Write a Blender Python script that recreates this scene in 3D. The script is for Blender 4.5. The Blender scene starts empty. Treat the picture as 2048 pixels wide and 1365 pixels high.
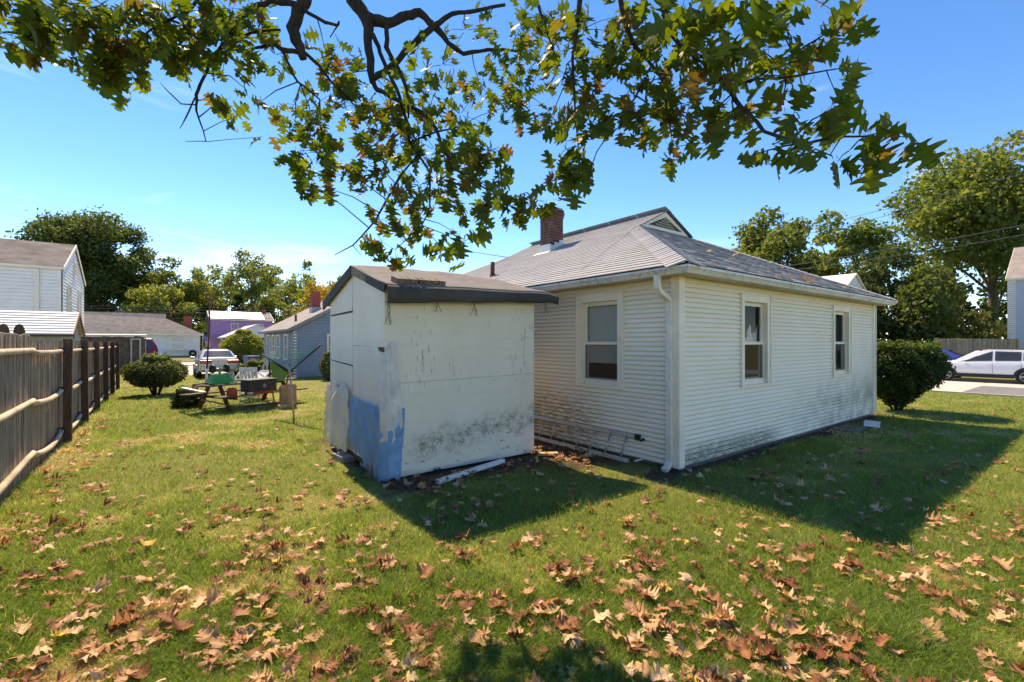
import bpy, bmesh, math, random
import numpy as np
from mathutils import Vector, Matrix, Quaternion
R = math.radians
rnd = random.Random(7)
rng = np.random.default_rng(11)
scene = bpy.context.scene
COL = scene.collection

# ------------------------------------------------------------------ camera
EYE = 1.8
YAW = R(-37.1)
FPX, CX, HY = 927.0, 1024.0, 685.0          # focal length and horizon of a 2048 px wide frame
cam_d = bpy.data.cameras.new('camera'); cam = bpy.data.objects.new('camera', cam_d); COL.objects.link(cam)
cam.location = (0, 0, EYE); cam.rotation_euler = (R(90), 0, YAW)
cam_d.sensor_width = 36; cam_d.lens = 36 * FPX / 2048; cam_d.shift_y = 2.5 / 2048
cam_d.clip_start = 0.05; cam_d.clip_end = 3000
scene.camera = cam
CA, SA = math.cos(R(37.1)), math.sin(R(37.1))
def P(px, py, d):
    "world point at depth d metres along the viewing axis"
    a = (px - CX) / FPX; b = (HY - py) / FPX
    return Vector(((a * CA + SA) * d, (-a * SA + CA) * d, EYE + b * d))

# ------------------------------------------------------------------ sky and sun
SUN_EL, SUN_AZ = R(52), R(7)                 # azimuth measured from +Y towards +X
w = bpy.data.worlds.new('World'); scene.world = w; w.use_nodes = True
nt = w.node_tree; nt.nodes.clear()
out = nt.nodes.new('ShaderNodeOutputWorld'); bg = nt.nodes.new('ShaderNodeBackground')
sky = nt.nodes.new('ShaderNodeTexSky'); sky.sky_type = 'NISHITA'; sky.sun_disc = False
sky.sun_elevation = SUN_EL; sky.sun_rotation = SUN_AZ
sky.altitude = 50; sky.air_density = 0.6; sky.dust_density = 0.0; sky.ozone_density = 4.0
hsv = nt.nodes.new('ShaderNodeHueSaturation'); hsv.inputs['Saturation'].default_value = 1.27; hsv.inputs['Hue'].default_value = .506
nt.links.new(sky.outputs[0], hsv.inputs['Color'])
# thin high cloud wisps over the whole sky
tc = nt.nodes.new('ShaderNodeTexCoord'); mp = nt.nodes.new('ShaderNodeMapping')
mp.inputs['Scale'].default_value = (3.2, 3.2, 9.0); mp.inputs['Rotation'].default_value = (0, 0.25, 1.9); mp.inputs['Location'].default_value = (4.4, 8.8, .3)
nz = nt.nodes.new('ShaderNodeTexNoise'); nz.inputs['Scale'].default_value = 1.0; nz.inputs['Detail'].default_value = 6; nz.inputs['Distortion'].default_value = 0.6
rp = nt.nodes.new('ShaderNodeValToRGB'); rp.color_ramp.elements[0].position = 0.60; rp.color_ramp.elements[1].position = 0.96
rp.color_ramp.elements[1].color = (0.55, 0.55, 0.55, 1)
mx = nt.nodes.new('ShaderNodeMix'); mx.data_type = 'RGBA'; mx.inputs['B'].default_value = (4.5, 4.8, 5.2, 1)
nt.links.new(tc.outputs['Generated'], mp.inputs[0]); nt.links.new(mp.outputs[0], nz.inputs['Vector'])
nt.links.new(nz.outputs['Fac'], rp.inputs[0]); nt.links.new(rp.outputs[0], mx.inputs['Factor'])
nt.links.new(hsv.outputs[0], mx.inputs['A']); nt.links.new(mx.outputs['Result'], bg.inputs['Color'])
bg.inputs['Strength'].default_value = 0.112
nt.links.new(bg.outputs[0], out.inputs[0])
sd = bpy.data.lights.new('sun', 'SUN'); so = bpy.data.objects.new('sun', sd); COL.objects.link(so)
sd.energy = 2.0; sd.angle = R(0.55); sd.color = (1.0, 0.965, 0.91)
sv = Vector((math.sin(SUN_AZ) * math.cos(SUN_EL), math.cos(SUN_AZ) * math.cos(SUN_EL), math.sin(SUN_EL)))
so.rotation_euler = sv.to_track_quat('Z', 'Y').to_euler(); so.location = (0, 0, 40)
vs = scene.view_settings; vs.view_transform = 'Standard'; vs.look = 'None'; vs.gamma = 1; vs.use_curve_mapping = False
vs.exposure = 2.0
vs.use_white_balance = True; vs.white_balance_temperature = 11000; vs.white_balance_tint = 15
scene.cycles.use_denoising = True
scene.cycles.max_bounces = 8; scene.cycles.diffuse_bounces = 4; scene.cycles.transparent_max_bounces = 16

# ------------------------------------------------------------------ material helpers
MATS = {}
def nn(t, kind, **kw):
    n = t.nodes.new(kind)
    for k, v in kw.items():
        if k in n.inputs: n.inputs[k].default_value = v
        else: setattr(n, k, v)
    return n
def c4(c): return (c[0], c[1], c[2], 1)
def ramp(t, fac, stops):
    r = t.nodes.new('ShaderNodeValToRGB'); e = r.color_ramp.elements
    while len(e) < len(stops): e.new(0.5)
    for i, (p, c) in enumerate(stops):
        e[i].position = p; e[i].color = c4(c) if len(c) == 3 else c
    t.links.new(fac, r.inputs[0]); return r.outputs[0]
def mixc(t, fac, a, b):
    m = t.nodes.new('ShaderNodeMix'); m.data_type = 'RGBA'
    if isinstance(fac, (int, float)): m.inputs['Factor'].default_value = fac
    else: t.links.new(fac, m.inputs['Factor'])
    for s, v in (('A', a), ('B', b)):
        if isinstance(v, tuple): m.inputs[s].default_value = c4(v)
        else: t.links.new(v, m.inputs[s])
    return m.outputs['Result']
def mth(t, op, a, b=None, clamp=False):
    m = t.nodes.new('ShaderNodeMath'); m.operation = op; m.use_clamp = clamp
    for i, v in enumerate((a, b)):
        if v is None: continue
        if isinstance(v, (int, float)): m.inputs[i].default_value = v
        else: t.links.new(v, m.inputs[i])
    return m.outputs[0]
def smooth(t, v, lo, hi):
    m = t.nodes.new('ShaderNodeMapRange'); m.interpolation_type = 'SMOOTHSTEP'
    t.links.new(v, m.inputs[0]); m.inputs[1].default_value = lo; m.inputs[2].default_value = hi
    return m.outputs[0]
def noise(t, vec, scale, detail=4, rough=.6, stretch=None, dist=0):
    if stretch:
        mpp = t.nodes.new('ShaderNodeMapping'); mpp.inputs['Scale'].default_value = stretch
        t.links.new(vec, mpp.inputs[0]); vec = mpp.outputs[0]
    n = nn(t, 'ShaderNodeTexNoise', Scale=scale, Detail=detail, Roughness=rough, Distortion=dist)
    t.links.new(vec, n.inputs['Vector']); return n.outputs['Fac']
def new_mat(name):
    m = bpy.data.materials.new(name); m.use_nodes = True; t = m.node_tree; t.nodes.clear()
    o = t.nodes.new('ShaderNodeOutputMaterial'); b = t.nodes.new('ShaderNodeBsdfPrincipled')
    t.links.new(b.outputs[0], o.inputs[0]); MATS[name] = m
    return m, t, b, o
def pos(t): return t.nodes.new('ShaderNodeNewGeometry').outputs['Position']
def objc(t): return t.nodes.new('ShaderNodeTexCoord').outputs['Object']
def bump(t, b, h, strength=.3, dist=.01):
    n = nn(t, 'ShaderNodeBump', Strength=strength, Distance=dist); t.links.new(h, n.inputs['Height']); t.links.new(n.outputs[0], b.inputs['Normal'])
def pbr(name, col, rough=.6, var=.15, scale=6, bmp=.15, bscale=60, metal=0, stretch=None, rand=0, local=False, dist=.004):
    "plain weathered surface: base colour broken up by two noises, fine relief"
    m, t, b, o = new_mat(name); v = objc(t) if local else pos(t)
    n1 = noise(t, v, scale, 5, .65, stretch)
    d = tuple(c * (1 - var * 1.6) for c in col); l = tuple(min(1, c * (1 + var)) for c in col)
    c = ramp(t, n1, [(.3, d), (.7, l)])
    if rand:
        oi = t.nodes.new('ShaderNodeObjectInfo')
        h = nn(t, 'ShaderNodeHueSaturation'); t.links.new(c, h.inputs['Color'])
        mr = t.nodes.new('ShaderNodeMapRange'); mr.inputs[3].default_value = 1 - rand; mr.inputs[4].default_value = 1 + rand
        t.links.new(oi.outputs['Random'], mr.inputs[0]); t.links.new(mr.outputs[0], h.inputs['Value']); c = h.outputs[0]
    t.links.new(c, b.inputs['Base Color'])
    b.inputs['Roughness'].default_value = rough; b.inputs['Metallic'].default_value = metal
    b.inputs['Specular IOR Level'].default_value = .35
    if bmp: bump(t, b, noise(t, v, bscale, 4, .7, stretch), bmp, dist)
    return m
def leafy(name, stops, trans=.45, rough=.55, trans_tint=(1.0, 1.05, .55), attr='v'):
    "leaf or grass blade: colour from a per-face value, light also passes through"
    m, t, b, o = new_mat(name)
    a = t.nodes.new('ShaderNodeAttribute'); a.attribute_name = attr
    c = ramp(t, a.outputs['Fac'], stops)
    t.links.new(c, b.inputs['Base Color']); b.inputs['Roughness'].default_value = rough; b.inputs['Specular IOR Level'].default_value = .25
    tr = t.nodes.new('ShaderNodeBsdfTranslucent'); ml = t.nodes.new('ShaderNodeMix'); ml.data_type = 'RGBA'; ml.blend_type = 'MULTIPLY'; ml.inputs['Factor'].default_value = 1
    t.links.new(c, ml.inputs['A']); ml.inputs['B'].default_value = (trans_tint[0] * 1.5, trans_tint[1] * 1.5, trans_tint[2] * 1.5, 1)
    t.links.new(ml.outputs['Result'], tr.inputs['Color'])
    ms = t.nodes.new('ShaderNodeMixShader'); ms.inputs[0].default_value = trans
    t.links.new(b.outputs[0], ms.inputs[1]); t.links.new(tr.outputs[0], ms.inputs[2]); t.links.new(ms.outputs[0], o.inputs[0])
    return m

# ------------------------------------------------------------------ object helpers
def tag(o, label, cat, group=None):
    o['label'] = label; o['category'] = cat
    if group: o['group'] = group
    return o
def thing(name, label, cat, loc=(0, 0, 0), rotz=0, group=None):
    o = bpy.data.objects.new(name, None); COL.objects.link(o); o.empty_display_size = .2
    o.matrix_world = Matrix.Translation(loc) @ Matrix.Rotation(rotz, 4, 'Z')
    o.location = loc; o.rotation_euler = (0, 0, rotz)
    o['_world'] = 0
    return tag(o, label, cat, group)
def link(name, me, mat=None, parent=None, world=True, loc=None, rot=None, scale=None, kind=None):
    o = bpy.data.objects.new(name, me); COL.objects.link(o)
    if mat is not None and len(me.materials) == 0: me.materials.append(MATS[mat] if isinstance(mat, str) else mat)
    if parent is not None:
        o.parent = parent
        if world and parent.type == 'EMPTY':
            m = Matrix.Translation(parent.location) @ Matrix.Rotation(parent.rotation_euler.z, 4, 'Z')
            o.matrix_parent_inverse = m.inverted()
    if loc is not None: o.location = loc
    if rot is not None: o.rotation_euler = rot
    if scale is not None: o.scale = scale if not isinstance(scale, (int, float)) else (scale,) * 3
    if kind: o['kind'] = kind
    return o
class MB:
    "collects faces into one mesh"
    def __init__(s): s.v = []; s.f = []; s.a = []; s.val = 0.0; s.sm = []
    def add(s, vs, fs, smooth=False):
        b = len(s.v); s.v += [tuple(x) for x in vs]
        for f in fs: s.f.append(tuple(i + b for i in f)); s.a.append(s.val); s.sm.append(smooth)
        return s
    def box(s, x0, x1, y0, y1, z0, z1):
        return s.add([(x0,y0,z0),(x1,y0,z0),(x1,y1,z0),(x0,y1,z0),(x0,y0,z1),(x1,y0,z1),(x1,y1,z1),(x0,y1,z1)],
                     [(0,3,2,1),(4,5,6,7),(0,1,5,4),(1,2,6,5),(2,3,7,6),(3,0,4,7)])
    def obox(s, c, h, q=None, taper=1.0):
        "oriented box, centre c, half sizes h, rotation q; top scaled by taper"
        m = q.to_matrix() if q is not None else Matrix.Identity(3); vs = []
        for z in (-1, 1):
            k = taper if z > 0 else 1
            for x, y in ((-1,-1),(1,-1),(1,1),(-1,1)): vs.append(Vector(c) + m @ Vector((x*h[0]*k, y*h[1]*k, z*h[2])))
        return s.add(vs, [(0,3,2,1),(4,5,6,7),(0,1,5,4),(1,2,6,5),(2,3,7,6),(3,0,4,7)])
    def bar(s, a, b, w, h, up=(0, 0, 1)):
        "straight bar from a to b of section w by h"
        a, b = Vector(a), Vector(b); d = (b - a); L = d.length; d.normalize()
        x = d.cross(Vector(up)); x = x.normalized() if x.length > 1e-5 else Vector((1, 0, 0)); z = x.cross(d)
        vs = []
        for e in (a, b):
            for i, j in ((-1,-1),(1,-1),(1,1),(-1,1)): vs.append(e + x * (i * w / 2) + z * (j * h / 2))
        return s.add(vs, [(0,1,2,3),(7,6,5,4),(0,4,5,1),(1,5,6,2),(2,6,7,3),(3,7,4,0)])
    def quad(s, a, b, c, d): return s.add([a, b, c, d], [(0, 1, 2, 3)])
    def poly(s, pts): return s.add(pts, [tuple(range(len(pts)))])
    def prism(s, pts, d):
        "polygon pts pushed along vector d"
        n = len(pts); d = Vector(d); pts = [Vector(p) for p in pts]
        return s.add(pts + [p + d for p in pts], [tuple(range(n))[::-1], tuple(range(n, 2*n))] + [(i, (i+1) % n, n + (i+1) % n, n + i) for i in range(n)])
    def tube(s, pts, rad, n=6, smooth=True, cap=True):
        pts = [Vector(p) for p in pts]; m = len(pts)
        if isinstance(rad, (int, float)): rad = [rad] * m
        base = len(s.v); vs = []; fs = []; x = None
        for i, p in enumerate(pts):
            d = (pts[min(i+1, m-1)] - pts[max(i-1, 0)])
            d = d.normalized() if d.length > 1e-9 else Vector((0, 0, 1))
            if x is None:
                x = d.orthogonal().normalized()
            else:
                x = (x - d * x.dot(d)); x = x.normalized() if x.length > 1e-6 else d.orthogonal().normalized()
            y = d.cross(x)
            for k in range(n):
                t = 2 * math.pi * k / n; vs.append(p + (x * math.cos(t) + y * math.sin(t)) * rad[i])
        for i in range(m - 1):
            for k in range(n):
                fs.append((i*n + k, i*n + (k+1) % n, (i+1)*n + (k+1) % n, (i+1)*n + k))
        if cap: fs.append(tuple(range(n))[::-1]); fs.append(tuple((m-1)*n + k for k in range(n)))
        return s.add(vs, fs, smooth)
    def lathe(s, prof, c=(0, 0, 0), n=16, axis='Z', smooth=True):
        vs = []; fs = []; m = len(prof)
        for r, z in prof:
            for k in range(n):
                t = 2 * math.pi * k / n; x, y = r * math.cos(t), r * math.sin(t)
                p = {'Z': (x, y, z), 'X': (z, x, y), 'Y': (x, z, y)}[axis]
                vs.append((p[0] + c[0], p[1] + c[1], p[2] + c[2]))
        for i in range(m - 1):
            for k in range(n): fs.append((i*n + k, i*n + (k+1) % n, (i+1)*n + (k+1) % n, (i+1)*n + k))
        return s.add(vs, fs, smooth)
    def mesh(s, name):
        me = bpy.data.meshes.new(name); me.from_pydata([tuple(p) for p in s.v], [], s.f)
        at = me.attributes.new('v', 'FLOAT', 'FACE'); at.data.foreach_set('value', s.a)
        me.polygons.foreach_set('use_smooth', s.sm); me.update(); return me
    def build(s, name, mat, parent=None, world=True, kind=None, bevel=0, **kw):
        o = link(name, s.mesh(name), mat, parent, world, kind=kind, **kw)
        if bevel:
            b = o.modifiers.new('bevel', 'BEVEL'); b.width = bevel; b.segments = 2; b.limit_method = 'ANGLE'
        return o
def np_mesh(name, V, F, val=None, smooth=False):
    "mesh from arrays: V (n,3), F (m,k)"
    me = bpy.data.meshes.new(name); n, (m, k) = len(V), F.shape
    me.vertices.add(n); me.vertices.foreach_set('co', np.ascontiguousarray(V, np.float32).ravel())
    me.loops.add(m * k); me.loops.foreach_set('vertex_index', np.ascontiguousarray(F, np.int32).ravel())
    me.polygons.add(m); me.polygons.foreach_set('loop_start', np.arange(0, m*k, k, dtype=np.int32))
    if smooth: me.polygons.foreach_set('use_smooth', np.ones(m, bool))
    if val is not None:
        at = me.attributes.new('v', 'FLOAT', 'FACE'); at.data.foreach_set('value', np.ascontiguousarray(val, np.float32))
    me.update(calc_edges=True); return me
def vnoise(x, y, seed=0):
    "smooth value noise on arrays, 0..1"
    xi, yi = np.floor(x), np.floor(y); fx, fy = x - xi, y - yi
    fx, fy = fx*fx*(3-2*fx), fy*fy*(3-2*fy)
    def h(a, b):
        v = np.sin(a * 127.1 + b * 311.7 + seed * 74.7) * 43758.5453; return v - np.floor(v)
    return (h(xi, yi)*(1-fx) + h(xi+1, yi)*fx)*(1-fy) + (h(xi, yi+1)*(1-fx) + h(xi+1, yi+1)*fx)*fy

# ------------------------------------------------------------------ plain materials
pbr('trim_white', (.84, .73, .58), .45, .07, 3, .05)
pbr('downspout_white', (.76, .69, .58), .4, .10, 9, .05)
pbr('soffit', (.56, .50, .40), .6, .08, 4, .05)
pbr('concrete', (.20, .165, .14), .9, .25, 8, .4)  # darkened, with the contact shade under the siding put into the tone
pbr('block', (.33, .31, .28), .95, .25, 14, .5)
pbr('mortar', (.36, .33, .30), .95, .2, 30, .4)
pbr('brick', (.17, .070, .046), .9, .3, 25, .4, rand=.28)
pbr('brick_red', (.42, .09, .06), .9, .25, 12, .2)
pbr('flashing', (.75, .74, .72), .5, .1, 8, .1)
pbr('terracotta', (.45, .17, .08), .8, .2, 12, .2)
pbr('black_plastic', (.018, .018, .02), .45, .2, 8, .05)
pbr('rubber', (.015, .015, .015), .8, .2, 20, .1)
pbr('aluminium', (.40, .39, .36), .45, .2, 10, .06, metal=.5)
pbr('grey_metal', (.35, .36, .36), .4, .2, 10, .05, metal=.6)
pbr('rust', (.16, .06, .035), .85, .3, 14, .3)
pbr('wood_dark', (.115, .066, .046), .9, .35, 5, .4, 40, stretch=(6, 6, 1), rand=.2)
pbr('wood_grey', (.32, .24, .17), .92, .35, 4, .5, 30, stretch=(9, 9, .7), rand=.3)
pbr('wood_rail', (.52, .41, .30), .85, .25, 4, .4, 25, rand=.15)
pbr('wood_old', (.17, .13, .10), .92, .35, 5, .4, 30)
pbr('wood_tan', (.55, .38, .22), .8, .2, 8, .3)
pbr('wood_paint', (.78, .77, .73), .6, .12, 9, .2)
pbr('rope', (.22, .19, .14), .95, .2, 50, .2)
pbr('white_plastic', (.78, .78, .76), .4, .08, 6, .03)
pbr('green_plastic', (.025, .34, .075), .35, .12, 8, .03)
pbr('dark_box', (.035, .045, .045), .55, .25, 9, .1)
pbr('red_plastic', (.45, .06, .035), .5, .2, 8, .05)
pbr('paper', (.50, .29, .16), .85, .15, 6, .3)
pbr('blue_plastic', (.03, .10, .32), .4, .15, 6, .05)
pbr('line_green', (.05, .35, .24), .5, .1, 6, 0)
pbr('wire', (.11, .11, .11), .5, .1, 3, 0)
pbr('bark', (.055, .042, .034), .95, .4, 9, .7, 45, stretch=(4, 4, 1), dist=.02)
pbr('bark_far', (.12, .095, .075), .95, .35, 3, .5, 8)
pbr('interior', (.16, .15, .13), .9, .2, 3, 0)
pbr('blind', (.62, .62, .58), .8, .05, 3, 0)
pbr('curtain', (.75, .75, .76), .85, .1, 10, 0)
pbr('curtain_blue', (.05, .12, .2), .85, .2, 10, 0)
pbr('white_siding', (.76, .76, .74), .55, .05, 2, .04)
pbr('blue_siding', (.22, .28, .34), .6, .08, 2, .04)
pbr('grey_siding', (.50, .52, .56), .6, .06, 2, .04)
pbr('purple_paint', (.48, .24, .50), .6, .06, 2, .04)
pbr('roof_dark', (.16, .16, .16), .95, .25, 2.2, .5, 25)
pbr('roof_brown', (.135, .13, .13), .95, .35, 1.3, .5, 25)
pbr('roof_taupe', (.27, .25, .24), .95, .15, 2, .4, 25)
pbr('roof_white', (.72, .70, .66), .7, .08, 5, .1)
pbr('roof_pale', (.80, .78, .74), .35, .04, 2, .02, metal=.2)
pbr('shed_tan', (.40, .37, .27), .8, .15, 4, .1)
pbr('trim_red', (.17, .045, .04), .7, .2, 5, .1)
pbr('canopy_grey', (.50, .52, .53), .6, .06, 2, .05)
pbr('chip_green', (.16, .30, .05), .7, .1, 4, .05)
def glass(name, tint=(.015, .018, .02), see=.62):
    m, t, b, o = new_mat(name); b.inputs['Base Color'].default_value = c4(tint); b.inputs['Roughness'].default_value = .03
    b.inputs['Specular IOR Level'].default_value = .8
    tr = t.nodes.new('ShaderNodeBsdfTransparent'); tr.inputs[0].default_value = (.9, .93, .92, 1)
    ms = t.nodes.new('ShaderNodeMixShader'); ms.inputs[0].default_value = see
    t.links.new(b.outputs[0], ms.inputs[1]); t.links.new(tr.outputs[0], ms.inputs[2]); t.links.new(ms.outputs[0], o.inputs[0])
glass('glass', see=.80); glass('glass_dark', (.02, .024, .028), .15); glass('screen_glass', (.035, .035, .033), .6)
glass('car_glass', (.03, .035, .037), .12)
def paint(name, col, metal=0):
    m, t, b, o = new_mat(name); n = noise(t, objc(t), 3, 3)
    t.links.new(ramp(t, n, [(.3, tuple(c*.92 for c in col)), (.7, col)]), b.inputs['Base Color'])
    b.inputs['Roughness'].default_value = .28; b.inputs['Metallic'].default_value = metal; b.inputs['Coat Weight'].default_value = .6
paint('car_white', (.78, .79, .80)); paint('car_silver', (.55, .54, .50), .4); paint('car_red', (.22, .008, .012)); paint('car_blue', (.03, .05, .25))
paint('tail_red', (.55, .02, .02)); paint('chrome', (.7, .7, .7), 1)

# house siding, cream vinyl with mildew where the photograph shows it
def siding_mat():
    m, t, b, o = new_mat('siding'); v = pos(t)
    sx = t.nodes.new('ShaderNodeSeparateXYZ'); t.links.new(v, sx.inputs[0]); X, Y, Z = sx.outputs
    base = ramp(t, noise(t, v, 1.3, 4), [(.3, (.84, .73, .57)), (.7, (.88, .79, .65))])
    streak = noise(t, v, 7, 5, .7, (1, 1, 5)); fine = noise(t, v, 55, 5, .75)
    blot = noise(t, v, 2.2, 5, .65)
    def patch(axis, lo, hi, soft, z0, z1, keep):
        a = mth(t, 'MULTIPLY', smooth(t, axis, lo - soft, lo + soft), mth(t, 'SUBTRACT', 1, smooth(t, axis, hi - soft, hi + soft)))
        zz = mth(t, 'SUBTRACT', 1, smooth(t, Z, z0, z1))
        onwall = mth(t, 'LESS_THAN', keep[0], keep[1])
        return mth(t, 'MULTIPLY', mth(t, 'MULTIPLY', a, zz), onwall)
    left_wall, right_wall = (X, 5.72), (Y, 3.735)
    mask_l = patch(Y, 5.2, 9.0, .5, .45, 1.25, left_wall)
    green = mth(t, 'MULTIPLY', smooth(t, mth(t, 'ADD', mth(t, 'MULTIPLY', streak, .6), mth(t, 'MULTIPLY', fine, .4)), .40, .57), mask_l)
    c = mixc(t, mth(t, 'MULTIPLY', green, .8), base, (.15, .13, .055))
    mask_a = patch(X, 5.6, 8.6, .5, .16, .46, right_wall)
    grime = mth(t, 'MULTIPLY', smooth(t, mth(t, 'ADD', mth(t, 'MULTIPLY', streak, .45), mth(t, 'MULTIPLY', fine, .55)), .38, .54), mask_a)
    c = mixc(t, mth(t, 'MULTIPLY', grime, .85), c, (.085, .095, .06))
    mask_b = patch(X, 10.2, 15, 1.7, .35, 1.35, right_wall)
    g2 = mth(t, 'MULTIPLY', smooth(t, mth(t, 'ADD', mth(t, 'MULTIPLY', blot, .6), mth(t, 'MULTIPLY', fine, .4)), .36, .60), mask_b)
    c = mixc(t, mth(t, 'MULTIPLY', g2, .75), c, (.20, .17, .13))
    specks = mth(t, 'MULTIPLY', smooth(t, noise(t, v, 9, 6, .8), .62, .74), smooth(t, fine, .5, .7))
    c = mixc(t, mth(t, 'MULTIPLY', specks, .55), c, (.22, .21, .16))
    t.links.new(c, b.inputs['Base Color']); b.inputs['Roughness'].default_value = .55; b.inputs['Specular IOR Level'].default_value = .3
    bump(t, b, noise(t, v, 35, 4, .6, (1, 1, .3)), .08, .004)
siding_mat()
# painted plywood of the small shed
def ply_mat():
    m, t, b, o = new_mat('plywood'); v = pos(t)
    sx = t.nodes.new('ShaderNodeSeparateXYZ'); t.links.new(v, sx.inputs[0]); X, Y, Z = sx.outputs
    base = ramp(t, noise(t, v, 1.7, 5, .6, (1, 1, .5)), [(.3, (.79, .69, .54)), (.7, (.87, .78, .64))])
    c = mixc(t, mth(t, 'MULTIPLY', smooth(t, noise(t, v, 5, 6, .75, (.35, 1, 2.2)), .5, .75), .3), base, (.5, .49, .45))
    front = mth(t, 'LESS_THAN', Y, 5.76)
    # mildew band
    band = mth(t, 'ADD', Z, mth(t, 'MULTIPLY', noise(t, v, 2.3, 4), .5)); band = mth(t, 'SUBTRACT', band, mth(t, 'MULTIPLY', X, .11))
    bm = mth(t, 'MULTIPLY', smooth(t, band, .10, .30), mth(t, 'SUBTRACT', 1, smooth(t, band, .38, .62)))
    bm = mth(t, 'MULTIPLY', bm, mth(t, 'MULTIPLY', front, smooth(t, X, 2.45, 2.9)))
    sp = smooth(t, mth(t, 'ADD', mth(t, 'MULTIPLY', noise(t, v, 9, 6, .8), .5), mth(t, 'MULTIPLY', noise(t, v, 70, 4, .8), .5)), .43, .60)
    gcol = mixc(t, smooth(t, noise(t, v, 2.0, 3), .48, .60), (.06, .06, .055), (.13, .13, .045))
    c = mixc(t, mth(t, 'MULTIPLY', mth(t, 'MULTIPLY', bm, sp), .85), c, gcol)
    # vertical splash marks
    vs_ = noise(t, v, 26, 3, .7, (1.3, 1, .16)); zone = smooth(t, noise(t, v, 1.6, 2, .5, (1.5, 1, .12)), .40, .56)
    strk = mth(t, 'MULTIPLY', mth(t, 'MULTIPLY', smooth(t, vs_, .60, .66), zone), mth(t, 'MULTIPLY', front, smooth(t, Z, .9, 1.3)))
    c = mixc(t, mth(t, 'MULTIPLY', strk, .8), c, (.10, .10, .08))
    # peeling chips low down, with wood showing
    chip = smooth(t, noise(t, v, 13, 5, .7, (.55, 1, 1.9)), .60, .645); low = mth(t, 'SUBTRACT', 1, smooth(t, Z, .35, .75))
    c = mixc(t, mth(t, 'MULTIPLY', mth(t, 'MULTIPLY', chip, low), .85), c, (.13, .105, .08))
    side = mth(t, 'MULTIPLY', smooth(t, noise(t, v, 30, 5, .7, (1, 1, .8)), .62, .70), mth(t, 'GREATER_THAN', Y, 5.76))
    c = mixc(t, mth(t, 'MULTIPLY', side, .35), c, (.35, .34, .32))
    t.links.new(c, b.inputs['Base Color']); b.inputs['Roughness'].default_value = .7; b.inputs['Specular IOR Level'].default_value = .2
    h = mth(t, 'ADD', mth(t, 'MULTIPLY', noise(t, v, 40, 5, .7, (.25, .25, 2)), .6), mth(t, 'MULTIPLY', noise(t, v, 6, 4), .4))
    bump(t, b, h, .35, .006)
ply_mat()
# roof shingles: per-tab value gives the tone
def shingle_mat():
    m, t, b, o = new_mat('shingle'); v = pos(t)
    a = t.nodes.new('ShaderNodeAttribute'); a.attribute_name = 'v'
    c = ramp(t, a.outputs['Fac'], [(0, (.125, .135, .15)), (.45, (.24, .255, .275)), (1, (.345, .365, .39))])
    c = mixc(t, mth(t, 'MULTIPLY', smooth(t, noise(t, v, 1.1, 5), .45, .75), .35), c, (.24, .235, .21))
    c = mixc(t, mth(t, 'MULTIPLY', noise(t, v, 160, 2), .25), c, (.40, .40, .40))
    t.links.new(c, b.inputs['Base Color']); b.inputs['Roughness'].default_value = .95; b.inputs['Specular IOR Level'].default_value = .15
    bump(t, b, noise(t, v, 220, 2), .3, .003)
shingle_mat()
def felt_mat():
    m, t, b, o = new_mat('roof_felt'); v = pos(t)
    c = ramp(t, noise(t, v, 3, 6, .7), [(.3, (.055, .054, .053)), (.7, (.10, .096, .092))])
    t.links.new(c, b.inputs['Base Color']); b.inputs['Roughness'].default_value = .85; b.inputs['Specular IOR Level'].default_value = .3
    bump(t, b, noise(t, v, 120, 3, .7), .4, .004)
felt_mat()
def gutter_mat():
    m, t, b, o = new_mat('gutter'); v = pos(t)
    base = ramp(t, noise(t, v, 2, 4), [(.3, (.62, .60, .54)), (.7, (.74, .72, .67))])
    d = smooth(t, mth(t, 'ADD', mth(t, 'MULTIPLY', noise(t, v, 22, 4, .7, (1, 1, .25)), .6), mth(t, 'MULTIPLY', noise(t, v, 1.5, 3), .4)), .47, .62)
    c = mixc(t, mth(t, 'MULTIPLY', d, .65), base, (.24, .22, .15))
    t.links.new(c, b.inputs['Base Color']); b.inputs['Roughness'].default_value = .45
gutter_mat()
def tarp_mat():
    m, t, b, o = new_mat('tarp'); v = pos(t)
    c = ramp(t, noise(t, v, 3, 5, .7, (1, 1, .5)), [(.3, (.07, .28, .52)), (.65, (.15, .42, .66))])
    c = mixc(t, mth(t, 'MULTIPLY', smooth(t, noise(t, v, 14, 5, .7, (1.6, 1.6, .12)), .5, .75), .45), c, (.42, .52, .60))
    t.links.new(c, b.inputs['Base Color']); b.inputs['Roughness'].default_value = .5
    bump(t, b, noise(t, v, 260, 1), .25, .003)
    tr = t.nodes.new('ShaderNodeBsdfTranslucent'); t.links.new(c, tr.inputs[0]); ms = t.nodes.new('ShaderNodeMixShader'); ms.inputs[0].default_value = .2
    t.links.new(b.outputs[0], ms.inputs[1]); t.links.new(tr.outputs[0], ms.inputs[2]); t.links.new(ms.outputs[0], o.inputs[0])
tarp_mat()
def poly_mat():
    m, t, b, o = new_mat('cloudy_plastic'); v = pos(t)
    c = ramp(t, noise(t, v, 4, 5, .7), [(.3, (.60, .56, .50)), (.7, (.84, .81, .75))])
    t.links.new(c, b.inputs['Base Color']); b.inputs['Roughness'].default_value = .28; b.inputs['Specular IOR Level'].default_value = .5
    bump(t, b, noise(t, v, 18, 5, .7, (1, 1, .5), 1.2), .6, .02)
    tr = t.nodes.new('ShaderNodeBsdfTransparent'); ms = t.nodes.new('ShaderNodeMixShader'); ms.inputs[0].default_value = .16
    t.links.new(b.outputs[0], ms.inputs[1]); t.links.new(tr.outputs[0], ms.inputs[2]); t.links.new(ms.outputs[0], o.inputs[0])
poly_mat()
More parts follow.
